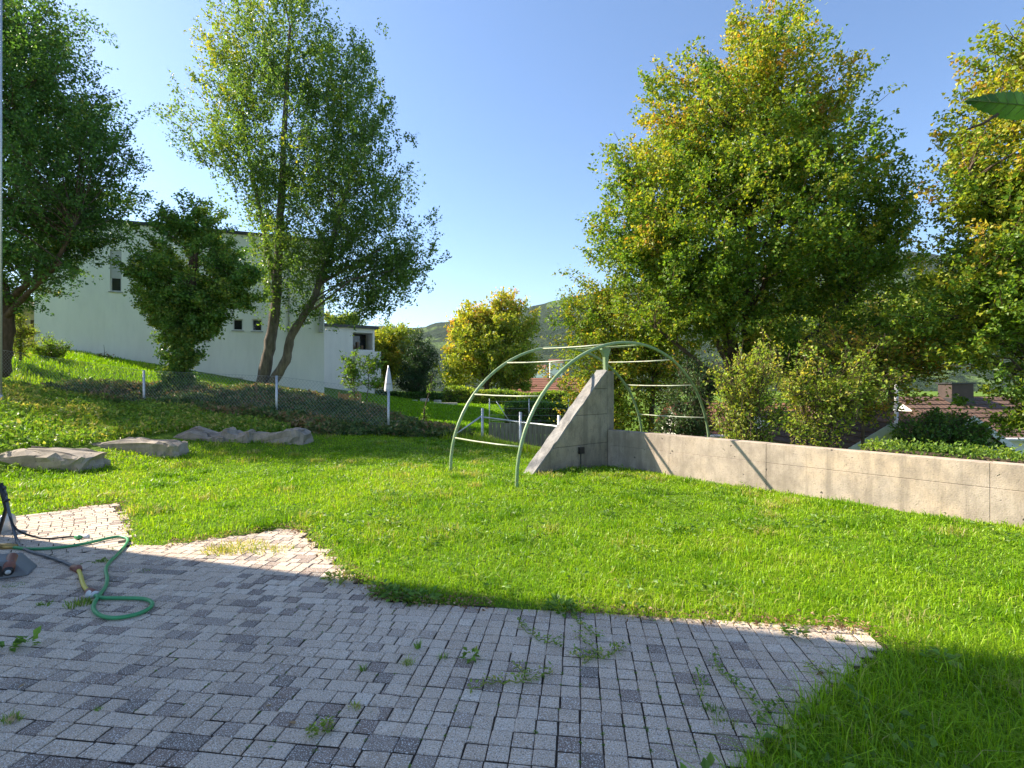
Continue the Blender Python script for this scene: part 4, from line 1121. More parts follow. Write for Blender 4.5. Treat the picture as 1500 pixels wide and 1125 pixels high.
hill("hill", "distant low wooded ridge at the left of the valley", [(-300,500),(200,488),(400,480),(560,478),(620,480),(700,490),(900,520)], 2600, 900, 8)

# ------------------------------------------------------------------ ground vegetation
def blades(name, label, x, y, hgt, wid, tint, z=None, lean=0.45, mat=GRASS, parent=None, cat="grass"):
    n = len(x)
    z = terrain(x, y) if z is None else z
    p = np.stack([x, y, z-0.01], 1)
    an = rng.random(n)*2*np.pi; s = np.stack([np.cos(an), np.sin(an), np.zeros(n)], 1)
    bd = an+np.pi/2+rng.normal(0, 0.5, n); b = np.stack([np.cos(bd), np.sin(bd), np.zeros(n)], 1)
    ln = (lean*rng.random(n)**1.2)[:,None]
    up = np.array([0,0,1.0]); h = hgt[:,None]; w = wid[:,None]
    mid = p + up*h*0.55 + b*h*ln*0.35
    tip = p + up*h*(1-0.35*ln) + b*h*ln*1.25
    v = np.stack([p-s*w*0.5, p+s*w*0.5, mid-s*w*0.42, mid+s*w*0.42, tip], 1).reshape(-1,3)
    tr = (np.array([[0,1,3],[0,3,2],[2,3,4]])[None]+(np.arange(n)*5)[:,None,None]).reshape(-1,3)
    o = link(name, tri_mesh(name, v, tr, np.repeat(np.clip(tint,0,1), 5)), mat, parent)
    if parent is None: tag(o, label, cat, kind="stuff")
    return o
STONE_LINE = [(-10.5,7.2),(-8.6,8.9),(-8.1,11.2),(-7.8,13.1),(-5.2,13.3)]
LAWN = [(-10.5,7.2),(-8.6,9.0),(-8.0,11.2),(-7.7,13.1),(-5.2,13.5),(-4.2,14.8),(-2.5,15.2),(-0.9,14.1),(0.1,12.4),(1.6,10.25)] + [tuple(W3(u_, 0.01)[:2]) for u_ in (0.1, 3, 6, 9.5)] + [(8.0,-2.5),(0.3,-2.5),(0.3,0.6)] + [(p.x,p.y) for p in reversed(EDGE)] 
LAWN_B = [(-10.5,7.2),(-8.6,9.0),(-8.0,11.2),(-7.7,13.1),(-5.2,13.5),(-4.2,14.8),(-2.5,15.2),(-0.9,14.1),(0.1,12.4),(1.6,10.25)] + [tuple(W3(u_, 0.01)[:2]) for u_ in (0.1, 3, 6, 9.5)] + [(9,-2.5),(-10.5,-2.5)]
def in_view(x, y, m=260): 
    px = 750+F*x/np.maximum(y, 0.05); return (y > 0.9) & (px > -m) & (px < 1500+m)
NC = 2600000
x = rng.uniform(-10.6, 9.5, NC); y = rng.uniform(1.2, 15.3, NC)
d = np.hypot(x, y)
keep = rng.random(NC) < np.clip((2.6/d)**1.35, 0, 1)
x, y, d = x[keep], y[keep], d[keep]
dp = dist_poly(x, y, PATIO)
k = in_view(x, y) & in_poly(x, y, LAWN_B) & ~(in_poly(x, y, PATIO) & (dp > 0.07*rng.random(len(x))**2))
x, y, d, dp = x[k], y[k], d[k], dp[k]
patch = vnoise(x, y, 0.8, 1)*0.55+vnoise(x, y, 2.6, 2)*0.45
thin = (dp < 0.13) & (rng.random(len(x)) < 0.45) & ~((x > 0.5) & (y < 3.1))
x, y, d, dp, patch = [q[~thin] for q in (x, y, d, dp, patch)]
n = len(x)
edge_f = sstep(0.0, 0.25, dp)
hgt = (0.030+0.050*rng.random(n)**1.5)*(0.5+1.0*patch)*(0.55+0.45*edge_f)
hgt *= 1+0.75*sstep(4.2, 2.2, d)*(x > 0.8)              # uncut grass at the right foreground corner
hgt *= np.where(rng.random(n) < 0.03, 1.7, 1.0)
wid = 0.0034*np.clip(d/2.6, 1, 4.2)*rng.uniform(0.7, 1.4, n)
tint = 0.44+0.55*(patch-0.5)+rng.normal(0, 0.14, n)+0.12*sstep(2.5, 8, d)+np.where(rng.random(n) < 0.025, 0.45, 0)+0.3*(1-edge_f)*(rng.random(n) < 0.35)
blades("lawn_grass", "bright green uneven lawn grass between the patio and the wall", x, y, hgt, wid, tint, lean=1.5)
print('grass blades', n)
m = 420; tx = rng.uniform(-9, 8, m); ty = 2.0+12.5*rng.random(m); k = in_view(tx, ty) & in_poly(tx, ty, LAWN_B) & ~in_poly(tx, ty, PATIO); tx, ty = tx[k], ty[k]
i_ = np.repeat(np.arange(len(tx)), 90); n = len(i_); rr = rng.uniform(0.05, 0.17, len(tx))[i_]
x = tx[i_]+rng.normal(0, 1, n)*rr; y = ty[i_]+rng.normal(0, 1, n)*rr; k = in_poly(x, y, LAWN_B) & ~in_poly(x, y, PATIO); x, y, i_ = x[k], y[k], i_[k]; n = len(x)
blades("grass_tussocks", "taller darker tussocks and dry straw scattered over the lawn", x, y, rng.uniform(0.06, 0.13, n), 0.0036*np.clip(np.hypot(x,y)/2.6,1,4)*rng.uniform(.7,1.4,n), np.where(rng.random(len(tx)) < 0.3, 0.93, 0.22)[i_]+rng.normal(0,0.10,n), lean=1.3)
m = 9000
x = rng.uniform(0.7, 4.2, m); y = rng.uniform(1.6, 3.6, m)
k = in_view(x, y) & ~in_poly(x, y, PATIO) & (np.hypot(x, y) < 4.3) & (vnoise(x, y, 2.2, 77) > 0.25); x, y = x[k], y[k]; n = len(x)
blades("tall_grass", "longer drooping grass blades in the shaded corner at the lower right", x, y, rng.uniform(0.08, 0.21, n), 0.0038*rng.uniform(0.7,1.5,n), 0.55+rng.normal(0,0.17,n), lean=1.7)
# broad leaved weeds in the lawn
def rosettes(cx, cy, cz, rad, nleaf, L, W, tint0, sd=0.12, rise=0.5):
    n = len(cx)*nleaf; i = np.repeat(np.arange(len(cx)), nleaf)
    an = rng.random(n)*2*np.pi; rr = rng.random(n)**0.6*rad[i]
    pos = np.stack([cx[i]+np.cos(an)*rr, cy[i]+np.sin(an)*rr, cz[i]+rng.random(n)*rise*(0.04+rad[i]*0.6)], 1)
    ax = np.stack([np.cos(an), np.sin(an), rng.normal(0.35, 0.35, n)], 1)
    nr = rng.normal(0, 0.35, (n,3))+np.array([0,0,1.0]); s = rng.uniform(0.6, 1.3, n)
    return leaf_cloud(pos, ax, nr, L[i]*s, W[i]*s, np.clip(tint0+rng.normal(0, sd, n), 0, 1))
m = 2600
x = rng.uniform(-9, 8, m); y = 1.6+12.5*rng.random(m)**1.2
k = in_view(x, y) & in_poly(x, y, LAWN_B) & ~in_poly(x, y, PATIO) & (vnoise(x, y, 0.7, 11)*0.6+vnoise(x, y, 2.1, 12)*0.4 > 0.53); x, y = x[k], y[k]
dd = np.hypot(x, y); rad = rng.uniform(0.05, 0.16, len(x)); Ls = rng.uniform(0.03, 0.055, len(x))
v, tr, ta = rosettes(x, y, terrain(x, y)+0.03, rad, 14, Ls, Ls*0.6, 0.55)
o = link("lawn_weeds", tri_mesh("lawn_weeds", v, tr, ta), WEED_LEAF); tag(o, "broad leaved weeds and clover patches growing through the lawn", "weeds", kind="stuff")
# litter along the lawn's edge
m = 2400
s = rng.random(m)*(len(EDGE)-3); i0 = s.astype(int); fr = s-i0
E = np.array([(p.x, p.y) for p in EDGE]); q = E[i0]*(1-fr[:,None])+E[i0+1]*fr[:,None] + rng.normal(0, 0.055, (m,2))
k = (q[:,1] > 3.15) & (vnoise(q[:,0], q[:,1], 1.5, 6) > 0.35); q = q[k]; m = len(q)
ins_ = in_poly(q[:,0], q[:,1], PATIO)
v, tr, ta = leaf_cloud(np.stack([q[:,0], q[:,1], np.where(ins_, 0.008, 0.02)+rng.random(m)*0.02], 1), rng.normal(size=(m,3))*np.array([1,1,0.25]), rng.normal(0,0.4,(m,3))+np.array([0,0,1]), rng.uniform(0.014,0.04,m), rng.uniform(0.009,0.024,m), rng.random(m))
o = link("leaf_litter", tri_mesh("leaf_litter", v, tr, ta), DRY_LEAF); tag(o, "dry brown leaves and clippings along the patio edge", "leaf litter", kind="stuff")

# bank planting: dark cover under the trees, lighter weeds on the sunny slope
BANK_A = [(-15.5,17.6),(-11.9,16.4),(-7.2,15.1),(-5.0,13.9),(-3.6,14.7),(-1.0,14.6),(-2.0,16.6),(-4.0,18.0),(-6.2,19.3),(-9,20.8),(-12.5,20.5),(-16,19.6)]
BANK_B = [(-10.6,7.2),(-9.0,9.0),(-8.5,11.2),(-8.1,13.3),(-5.3,13.5),(-7.0,15.2),(-11.9,16.6),(-15.5,17.5),(-22,18.5),(-24,15),(-18,9),(-14,7)]
def cover(name, label, poly, n, leaf, mat, hmax, tint0, seed, dens=None, sd=0.15):
    xs = [p[0] for p in poly]; ys = [p[1] for p in poly]
    x = rng.uniform(min(xs), max(xs), n*3); y = rng.uniform(min(ys), max(ys), n*3)
    k = in_poly(x, y, poly) & in_view(x, y, 500); x, y = x[k][:n], y[k][:n]
    hh = vnoise(x, y, 1.3, seed)*0.6+vnoise(x, y, 3.3, seed+1)*0.4
    m = len(x)
    z = terrain(x, y)+hmax*hh*rng.random(m)**0.5
    pos = np.stack([x, y, z], 1)
    v, tr, ta = leaf_cloud(pos, rng.normal(size=(m,3))+np.array([0,-0.2,0.2]), rng.normal(0,0.6,(m,3))+np.array([0,-0.2,0.9]), leaf[0]*rng.uniform(.6,1.4,m), leaf[1]*rng.uniform(.6,1.4,m), np.clip(tint0+rng.normal(0,sd,m)+(vnoise(x,y,0.8,seed+4)-0.5)*0.5, 0, 1))
    o = link(name, tri_mesh(name, v, tr, ta), mat); tag(o, label, "ground cover", kind="stuff"); return o
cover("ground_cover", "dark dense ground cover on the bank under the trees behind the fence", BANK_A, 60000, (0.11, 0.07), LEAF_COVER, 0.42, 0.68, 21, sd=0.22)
cover("bank_weeds", "sunlit tangle of leafy weeds on the bank above the edging stones", BANK_B, 50000, (0.10, 0.055), WEED_LEAF, 0.36, 0.66, 31, sd=0.2)
m = 80000
x = rng.uniform(-24, -5, m); y = rng.uniform(7.5, 26, m); k = in_view(x, y, 500) & (in_poly(x, y, BANK_B) | in_poly(x, y, [(-24,18),(-15.5,17.5),(-11.5,19.5),(-12.5,26),(-24,26)])); x, y = x[k], y[k]
d = np.hypot(x, y); n = len(x)
blades("bank_grass", "grass and weeds on the slope in front of the white house", x, y, rng.uniform(0.07, 0.24, n), 0.011*rng.uniform(0.7,1.5,n)*d/12, 0.55+rng.normal(0,0.15,n)+(vnoise(x,y,0.6,41)-0.5)*0.5)
# sunny dry strip at the lawn's far edge
m = 16000
x = rng.uniform(-3, 2.2, m); y = rng.uniform(10.3, 17, m); s_ = wall_s(x, y); k = (s_ > 0.05) & (s_ < 1.6) & (wall_u(x, y) < -0.5) & (wall_u(x,y) > -6.5); x, y = x[k], y[k]; n = len(x)
blades("edge_grass", "yellowish sunlit grass strip behind the steel rail", x, y, rng.uniform(0.10, 0.30, n), rng.uniform(0.012, 0.022, n), 0.8+rng.normal(0,0.12,n))
m = 60000
x = rng.uniform(-14, 6, m); y = rng.uniform(20, 42, m); k = in_view(x, y, 10) & (750+F*x/y > 520); x, y = x[k], y[k]; n = len(x)
blades("neighbour_grass", "smooth green lawn of the neighbouring garden in shade", x, y, rng.uniform(0.08, 0.16, n), rng.uniform(0.04, 0.07, n), 0.38+rng.normal(0,0.10,n))

# shrubs by the house wall
make_tree("young_spruce", "pale yellow green young conifer beside the house's entrance", "shrub", [[(30,528,20,0.04),(30,490,20,0.03),(30,448,20,0.01)]],
    [(30,500,20,18,22,0.5),(30,475,20,12,22,0.35)], LEAF_SHRUB, BARK, 36, 7, 10, (0.10, 0.03), 0.4, 0.12, 0.1, tint0=0.75, bough=0.4)
make_tree("grey_shrub", "small grey green shrub by the left corner of the white house", "shrub", [[(75,528,22,0.03),(75,505,22,0.01)]],
    [(74,512,22,18,14,0.5)], LEAF_SHRUB, BARK, 26, 7, 10, (0.09, 0.05), 0.4, 0.12, 0.3, tint0=0.35, bough=0.3)
make_tree("withered_shrub", "rusty brown withered plant against the white house wall", "shrub", [[(154,536,25.5,0.02),(153,515,25.5,0.01),(152,505,25.5,0.005)]],
    [(154,527,25.5,9,4,0.25)], DRY_LEAF, BARK, 14, 6, 8, (0.12, 0.06), 0.3, 0.06, 0.1, tint0=0.35, bough=0.15)
x_, z_ = on_facade(118, 535)
MB().prism([(x_, -1.2, 0.6), (x_, -1.2, z_+0.1), (x_+2.6, -1.2, z_+0.05), (x_+4.6, -1.2, 0.6)], (0, 0.2, 0)).build("retaining_wall", CONCRETE, house)

# ------------------------------------------------------------------ weeds on the patio
def weed(name, label, parts, mat=WEED_LEAF, group=None):
    "parts: list of (verts, tris, tints) in world space"
    V = np.concatenate([p[0] for p in parts]); off = 0; T_ = []
    for p in parts: T_.append(p[1]+off); off += len(p[0])
    c = V[:, :2].mean(0); V = V-np.array([c[0], c[1], 0])
    o = link(name, tri_mesh(name, V, np.concatenate(T_), np.concatenate([p[2] for p in parts])), mat); o.location = (c[0], c[1], 0)
    tag(o, label, "weed", group or "weeds growing between the pavers"); return o
def blade_geo(cx, cy, n, rad, hgt, tint0, wid=0.004, lean=1.0):
    an = rng.random(n)*2*np.pi; rr = rad*rng.random(n)**0.7
    p = np.stack([cx+np.cos(an)*rr, cy+np.sin(an)*rr*0.8, np.full(n, -0.008)], 1)
    sd = rng.random(n)*2*np.pi; s = np.stack([np.cos(sd), np.sin(sd), np.zeros(n)], 1)*wid*0.5*rng.uniform(0.7,1.4,n)[:,None]
    b = np.stack([np.cos(an+rng.normal(0,.5,n)), np.sin(an+rng.normal(0,.5,n)), np.zeros(n)], 1)
    h = (hgt*rng.uniform(0.5, 1.2, n))[:,None]; l = (lean*rng.random(n))[:,None]
    mid = p+np.array([0,0,1])*h*0.6+b*h*l*0.35; tip = p+np.array([0,0,1])*h*(1-0.4*l)+b*h*l*1.2
    v = np.stack([p-s, p+s, mid-s*0.8, mid+s*0.8, tip], 1).reshape(-1,3)
    tr = (np.array([[0,1,3],[0,3,2],[2,3,4]])[None]+(np.arange(n)*5)[:,None,None]).reshape(-1,3)
    return v, tr, np.repeat(np.clip(tint0+rng.normal(0,0.12,n),0,1), 5)
def ros_geo(cx, cy, rad, n, L, tint0, rise=0.8):
    a = np.array([cx]); return rosettes(a, np.array([cy]), np.array([0.004]), np.array([rad]), n, np.array([L]), np.array([L*0.6]), tint0, 0.12, rise)
def trail_geo(path, L, tint0, per=7, spread=0.016):
    L *= 0.72; tint0 += 0.08
    pts = np.array([tuple(G(a_, b_))[:2] for a_, b_ in path]); out = []
    seg = np.concatenate([pts[i]*(1-t_)+pts[i+1]*t_ for i in range(len(pts)-1) for t_ in [np.linspace(0,1,per,endpoint=False)[:,None]]])
    n = len(seg)*3; i = np.repeat(np.arange(len(seg)), 3)
    pos = np.stack([seg[i,0]+rng.normal(0,spread,n), seg[i,1]+rng.normal(0,spread,n), 0.012+rng.random(n)*0.035], 1)
    lf = leaf_cloud(pos, rng.normal(size=(n,3))*np.array([1,1,0.4])+np.array([0,0,0.25]), rng.normal(0,0.4,(n,3))+np.array([0,0,1]), L*rng.uniform(.6,1.3,n), L*0.55*rng.uniform(.6,1.3,n), np.clip(tint0+rng.normal(0,0.14,n),0,1))
    st = MB(); st.tube([Vector((p_[0], p_[1], 0.012+0.008*math.sin(k*1.3))) for k, p_ in enumerate(seg)], 0.0028, 4, False)
    T_ = []
    for f in st.f: T_ += [(f[0],f[1],f[2]),(f[0],f[2],f[3])]
    return [lf, (np.array(st.v), np.array(T_), np.full(len(st.v), 0.82))]
def at(px, py): 
    p = G(px, py); return p.x, p.y
TUFTS = [(598,972,45,0.035,0.05,0.72,"yellowing grass tuft left of the trailing weeds, near the patio's middle"), (533,982,22,0.015,0.05,0.35,"small dark green tuft in a joint left of the yellowing tuft"),
  (519,1037,40,0.035,0.035,0.80,"reddish yellow flat tuft low in the patio's middle"), (648,964,30,0.03,0.05,0.6,"thin grass tuft between yellowing tuft and rosette"),
  (612,950,24,0.014,0.075,0.4,"upright dark tuft above the yellowing tuft"), (15,1056,60,0.05,0.05,0.62,"bushy tuft at the lower left edge of the patio"),
  (66,885,60,0.06,0.03,0.50,"flat green tuft left of the yellow hose"), (113,886,110,0.09,0.06,0.66,"large yellowish tuft in front of the yellow hose end"),
  (150,822,80,0.08,0.035,0.50,"flat dark tuft under the green hose's upper bend"), (208,836,60,0.08,0.02,0.48,"thin flat tuft to the right of the green hose"),
  (1046,1040,60,0.05,0.04,0.40,"dark moss like tuft near the grass at the right of the patio"), (1062,1058,70,0.07,0.03,0.72,"dry yellowish tuft just below the dark tuft at the right"),
  (145,1040,16,0.012,0.03,0.6,"tiny grass sprig in a joint at the lower left"), (1230,938,40,0.03,0.045,0.55,"small bright tuft on the sunlit strip near the patio's right corner"),
  (20,858,70,0.08,0.02,0.45,"flat green tuft below the grey machine foot")]
for px, py, n, r, h, tn, lab in TUFTS:
    cx, cy_ = at(px, py); weed("grass_tuft", lab, [blade_geo(cx, cy_, n, r, h, tn, 0.004*max(1, cy_/2.8))])
cx, cy_ = at(467, 1074); weed("moss_clump", "bright green moss clump beside two dry leaves", [ros_geo(cx-0.02, cy_-0.02, 0.022, 90, 0.016, 0.72), ros_geo(cx+0.03, cy_+0.02, 0.024, 90, 0.016, 0.75)])
cx, cy_ = at(690, 967); weed("rosette_weed", "leafy rosette weed right of the thin tuft", [ros_geo(cx, cy_, 0.035, 22, 0.04, 0.5)])
cx, cy_ = at(40, 948); weed("rosette_weed", "broad leaved seedling at the left edge of the patio", [ros_geo(cx, cy_, 0.04, 16, 0.055, 0.45)])
cx, cy_ = at(10, 952); weed("rosette_weed", "low dark leafy weed left of the broad leaved seedling", [ros_geo(cx, cy_, 0.05, 14, 0.05, 0.35, 0.3)])
cx, cy_ = at(1165, 932); weed("rosette_weed", "leafy green weed in the sunlit strip by the lawn's edge", [ros_geo(cx, cy_, 0.05, 34, 0.045, 0.6)])
cx, cy_ = at(345, 803); x2, y2 = at(300, 812); x3, y3 = at(400, 806)
weed("dry_grass_patch", "wide patch of dry yellow grass on the sunlit pavers", [blade_geo(cx, cy_, 420, 0.30, 0.06, 0.9, 0.007, 1.6), blade_geo((cx+x2)/2, (cy_+y2)/2, 140, 0.14, 0.05, 0.92, 0.007, 1.6), blade_geo(x3, y3, 140, 0.2, 0.05, 0.88, 0.007, 1.6)])
weed("trailing_weed", "long trailing weed with pale stems at the patio's centre", trail_geo([(690,1014),(715,1003),(740,1003),(770,1000),(790,993),(812,985)], 0.032, 0.62) + trail_geo([(770,1000),(768,985),(750,980)], 0.03, 0.65))
weed("trailing_weed", "spreading trailing weed between the patio's centre and the lawn", trail_geo([(838,962),(860,965),(885,966),(905,955),(915,950)], 0.035, 0.6) + trail_geo([(885,966),(860,945),(845,930)], 0.03, 0.6) + trail_geo([(870,963),(850,978)], 0.03, 0.65))
weed("trailing_weed", "leafy runner creeping out of the lawn's edge", trail_geo([(835,897),(845,912),(862,925),(882,938)], 0.04, 0.55) + trail_geo([(762,915),(768,925),(790,940),(812,944),(822,948)], 0.035, 0.5))
weed("trailing_weed", "longest runner on the patio's right side", trail_geo([(1045,960),(1052,985),(1070,1000),(1095,1020),(1110,1040)], 0.035, 0.45))
weed("trailing_weed", "yellowish runner lying by the grass near the patio's right corner", trail_geo([(1180,980),(1210,985),(1235,992)], 0.03, 0.7))
weed("trailing_weed", "short green runner left of the dark moss like tuft", trail_geo([(1020,985),(1030,1010),(1025,1030)], 0.03, 0.45))
weed("trailing_weed", "dark runner just coming out of the grass at the lower right", trail_geo([(1110,1060),(1125,1045),(1150,1030)], 0.04, 0.4))
cx, cy_ = at(560, 872); x2, y2 = at(620, 880); x3, y3 = at(500, 850)
weed("edge_plant", "broad leaved weeds spilling over the shaded lawn edge", [ros_geo(cx, cy_, 0.09, 40, 0.05, 0.45, 0.6), ros_geo((cx*.67+x2*.33), (cy_*.67+y2*.33), 0.10, 50, 0.05, 0.45, 0.4), ros_geo((cx*.33+x2*.67), (cy_*.33+y2*.67), 0.10, 50, 0.05, 0.45, 0.4), ros_geo(x2, y2, 0.10, 50, 0.055, 0.42, 0.5)])
weed("edge_plant", "yellowish weeds at the pointed corner of the sunlit pavers", [ros_geo(x3, y3, 0.12, 60, 0.05, 0.75, 0.6), blade_geo(x3, y3+0.05, 60, 0.14, 0.07, 0.8, 0.006)])
cx, cy_ = at(820, 893); weed("edge_plant", "large leaved weed hanging over the lawn's edge at the centre", [ros_geo(cx, cy_, 0.09, 80, 0.05, 0.5, 0.5)])
cx, cy_ = at(1380, 985); rg = ros_geo(cx, cy_, 0.07, 34, 0.045, 0.62, 0.3)
weed("clover_plant", "pale leaved clover standing in the grass at the right", [(rg[0]+np.array([0,0,0.07]), rg[1], rg[2])])
mi = rng.permutation(np.nonzero(vis)[0]); mi = mi[vnoise(pa[mi,0], pa[mi,1], 1.4, 51)*0.6+vnoise(pa[mi,0], pa[mi,1], 4.5, 52)*0.4 > 0.60][:150]
sx_ = rng.choice([-1, 1], len(mi)); ca_, sa_ = np.cos(pa[mi,4]), np.sin(pa[mi,4])
ox = sx_*pa[mi,2]/2; oy = rng.uniform(-0.5, 0.5, len(mi))*pa[mi,3]
rad = rng.uniform(0.003, 0.009, len(mi))
v, tr, ta = rosettes(pa[mi,0]+ca_*ox-sa_*oy, pa[mi,1]+sa_*ox+ca_*oy, np.full(len(mi), -0.004), rad, 18, np.full(len(mi), 0.0065), np.full(len(mi), 0.006), 0.42, 0.2, 0.08)
o = link("joint_moss", tri_mesh("joint_moss", v, tr, ta), WEED_LEAF); tag(o, "specks of moss and seedlings in the joints between the pavers", "moss", kind="stuff")
# dead leaves on the pavers
for px, py, L, tn, lab in [(432,1063,0.045,0.75,"curled orange dry leaf left of the moss clump"), (485,1065,0.04,0.95,"pale dry leaf right of the moss clump"), (12,1063,0.06,1.0,"pale dry leaf on the tuft at the lower left"), (1208,988,0.06,0.15,"dark brown leaf stalk near the grass at the right"), (27,1010,0.035,0.8,"small tan leaf at the left of the patio"), (1215,1007,0.05,0.7,"tan leaf by the grass at the right"), (398,1035,0.03,0.9,"tiny pale leaf fragment on the pavers below the middle")]:
    p = G(px, py); n = 1
    v, tr, ta = leaf_cloud(np.array([[0,0,0.006]]), np.array([[random.uniform(-1,1), random.uniform(-.4,.4), 0.12]]), np.array([[0.1,0.2,1.0]]), np.array([L]), np.array([L*0.6]), np.array([tn]), 'lobed', 0.25)
    o = link("fallen_leaf", tri_mesh("fallen_leaf", v, tr, ta), DRY_LEAF); o.location = p; tag(o, lab, "leaf", "dry leaves lying on the pavers")

# ------------------------------------------------------------------ hoses and machine
HOSE_G = mat_plain("hose_green", (0.045, 0.27, 0.10), 0.4, 0, 0.5, 0.1, 30)
HOSE_Y = mat_plain("hose_yellow", (0.55, 0.45, 0.07), 0.45, 0, 0.5, 0.1, 30)
HOSE_K = mat_plain("hose_grey", (0.09, 0.10, 0.12), 0.45, 0, 0.5, 0.1, 30)
RED_PLASTIC = mat_plain("coupling_red_brown", (0.20, 0.075, 0.05), 0.5, 0, 0.4)
BRASS = mat_plain("brass_fitting", (0.42, 0.28, 0.10), 0.4, 0.8, 0.5)
GREY_PLASTIC = mat_plain("grey_plastic", (0.16, 0.165, 0.175), 0.5, 0, 0.4)
PALE = mat_plain("pale_plastic", (0.55, 0.56, 0.56), 0.4, 0, 0.5)
def hose_path(pxs, z=0.016, n=8): return spline([Vector((*tuple(G(a_, b_, z))[:2], z)) for a_, b_ in pxs], n)
def hose(name, label, pxs, r, mat, lifts=None):
    pts = hose_path(pxs, r+0.004); base = pts[0].copy(); base.z = 0
    o = empty(name, base, 0, label, "hose")
    MB().tube([p-base for p in pts], r, 10).build("tube", mat, o, True)
    return o, base, pts
o, b_, pts = hose("garden_hose", "green garden hose curling over the pavers in a loop", [(16,801),(45,804),(85,802),(125,796),(160,788),(178,786),(187,790),(184,798),(172,812),(160,824),(155,834),(157,846),(155,858),(147,870),(139,882),(137,892),(146,901),(163,905),(186,903),(208,897),(221,889),(222,882),(210,877),(185,876),(162,876),(146,875),(138,871)], 0.0135, HOSE_G)
MB().tube([pts[0]-b_+Vector((-0.10,0.0,0.0)), pts[0]-b_+Vector((-0.03,0,0)), pts[0]-b_+Vector((0.05,0,0))], [0.035,0.035,0.024], 12).build("tap_connector", BRASS, o, True)
MB().tube([pts[-1]-b_+Vector((0.02,0,0)), pts[-1]-b_+Vector((-0.05,0.01,0))], [0.026,0.03], 12).build("hose_end", PALE, o, True)
o, b_, pts = hose("connector_hose", "short yellow hose piece with red brown couplings", [(132,868),(124,860),(120,850),(118,842),(114,833)], 0.015, HOSE_Y)
MB().tube([pts[0]-b_+Vector((0.06,-0.03,0)), pts[0]-b_, pts[3]-b_], [0.03,0.032,0.024], 12).build("coupling", RED_PLASTIC, o, True)
MB().tube([pts[-1]-b_+Vector((-0.07,0.03,0)), pts[-1]-b_, pts[-4]-b_], [0.024,0.032,0.024], 12).build("coupling", RED_PLASTIC, o, True)
# grey pressure hose rising to the lance
g0 = hose_path([(112,832),(95,824),(70,815),(45,808),(32,802)], 0.016, 6)
tail = [P(25,792,5.35), P(20,775,5.4), P(14,752,5.45), P(9,728,5.5), P(6,712,5.5)]
pts = g0[:-1]+spline([g0[-1]]+tail, 5); base = pts[0].copy(); base.z = 0
o = empty("pressure_hose", base, 0, "dark grey hose running from the yellow hose up to the lance", "hose"); MB().tube([p-base for p in pts], 0.013, 8).build("tube", HOSE_K, o, True)
g1 = [P(9,732,5.5), P(13,752,5.45), P(20,770,5.4), P(32,780,5.4)]
pts = spline(g1+[Vector((*tuple(G(a_,b2_,0.014))[:2],0.014)) for a_, b2_ in [(55,787),(80,788),(105,786),(122,786)]], 6); base = pts[-1].copy(); base.z = 0
o = empty("thin_hose", base, 0, "thin black hose curving down from the lance to a small nozzle", "hose"); MB().tube([p-base for p in pts], 0.010, 8).build("tube", BLACK, o, True)
MB().tube([Vector((-0.03,0.02,0.014)), Vector((0.05,-0.01,0.016)), Vector((0.07,-0.015,0.02))], [0.02,0.024,0.014], 10).build("nozzle", PALE, o, True)
MB().tube([Vector((-0.05,-0.03,0.02)), Vector((0.01,-0.045,0.02))], [0.022,0.020], 10).build("coupling", HOSE_G, o, True)
lb = P(-6, 790, 5.5); lance = empty("spray_lance", (lb.x, lb.y, 0), 0, "black spray lance standing at the left edge of the patio", "lance")
o0 = Vector(lance.location)
MB().tube([P(-8,803,5.5)-o0, P(9,745,5.5)-o0, P(6,725,5.5)-o0, P(0,708,5.5)-o0], [0.014,0.018,0.028,0.022], 10).build("shaft", BLACK, lance, True)
MB().tube([P(-4,712,5.5)-o0, P(8,716,5.5)-o0], 0.016, 8).build("trigger_grip", BLACK, lance, True)
MB().tube([P(5,735,5.48)-o0, P(13,732,5.46)-o0], 0.013, 8).build("lever", BLACK, lance, True)
mp = G(2, 848); mach = empty("pressure_washer", (mp.x, mp.y, 0), 0.55, "grey pressure washer foot with a round red brown connector at the left edge", "machine")
mach.scale = (0.66, 0.66, 0.66)
bd = MB(); bd.prism([(-0.55,0.0,0.004),(0.255,-0.02,0.004),(0.255,-0.02,0.02),(0.10,0.0,0.21),(-0.55,0.0,0.26)], (0.02, 0.36, 0)); bd.build("housing", GREY_PLASTIC, mach, bevel=0.012)
MB().prism([(-0.20,-0.014,0.03),(0.02,-0.014,0.03),(0.0,-0.014,0.16),(-0.20,-0.014,0.19)], (0,0.012,0)).build("side_vent", BLACK, mach)
MB().tube([(0.085,-0.10,0.115),(0.075,0.0,0.15),(0.06,0.20,0.21)], [0.058,0.060,0.055], 16).build("connector", RED_PLASTIC, mach, True)
MB().tube([(0.088,-0.125,0.106),(0.085,-0.101,0.114)], [0.052,0.056], 16).build("connector_ring", BLACK, mach, True)
MB().tube([(0.0885,-0.135,0.103),(0.088,-0.124,0.107)], [0.028,0.030], 14).build("connector_plug", PALE, mach, True)
p = P(-3, 772, 5.7); rl = empty("hose_reel", (p.x, p.y, 0), 0, "grey and brass hose reel piece cut off by the left edge", "reel")
MB().tube([(-0.10,0,0.09),(0.085,0,0.09)], 0.09, 16).build("drum", GREY_PLASTIC, rl, True)
MB().tube([(0.086,0,0.09),(0.10,0,0.09)], 0.11, 16).build("flange", PALE, rl, True)

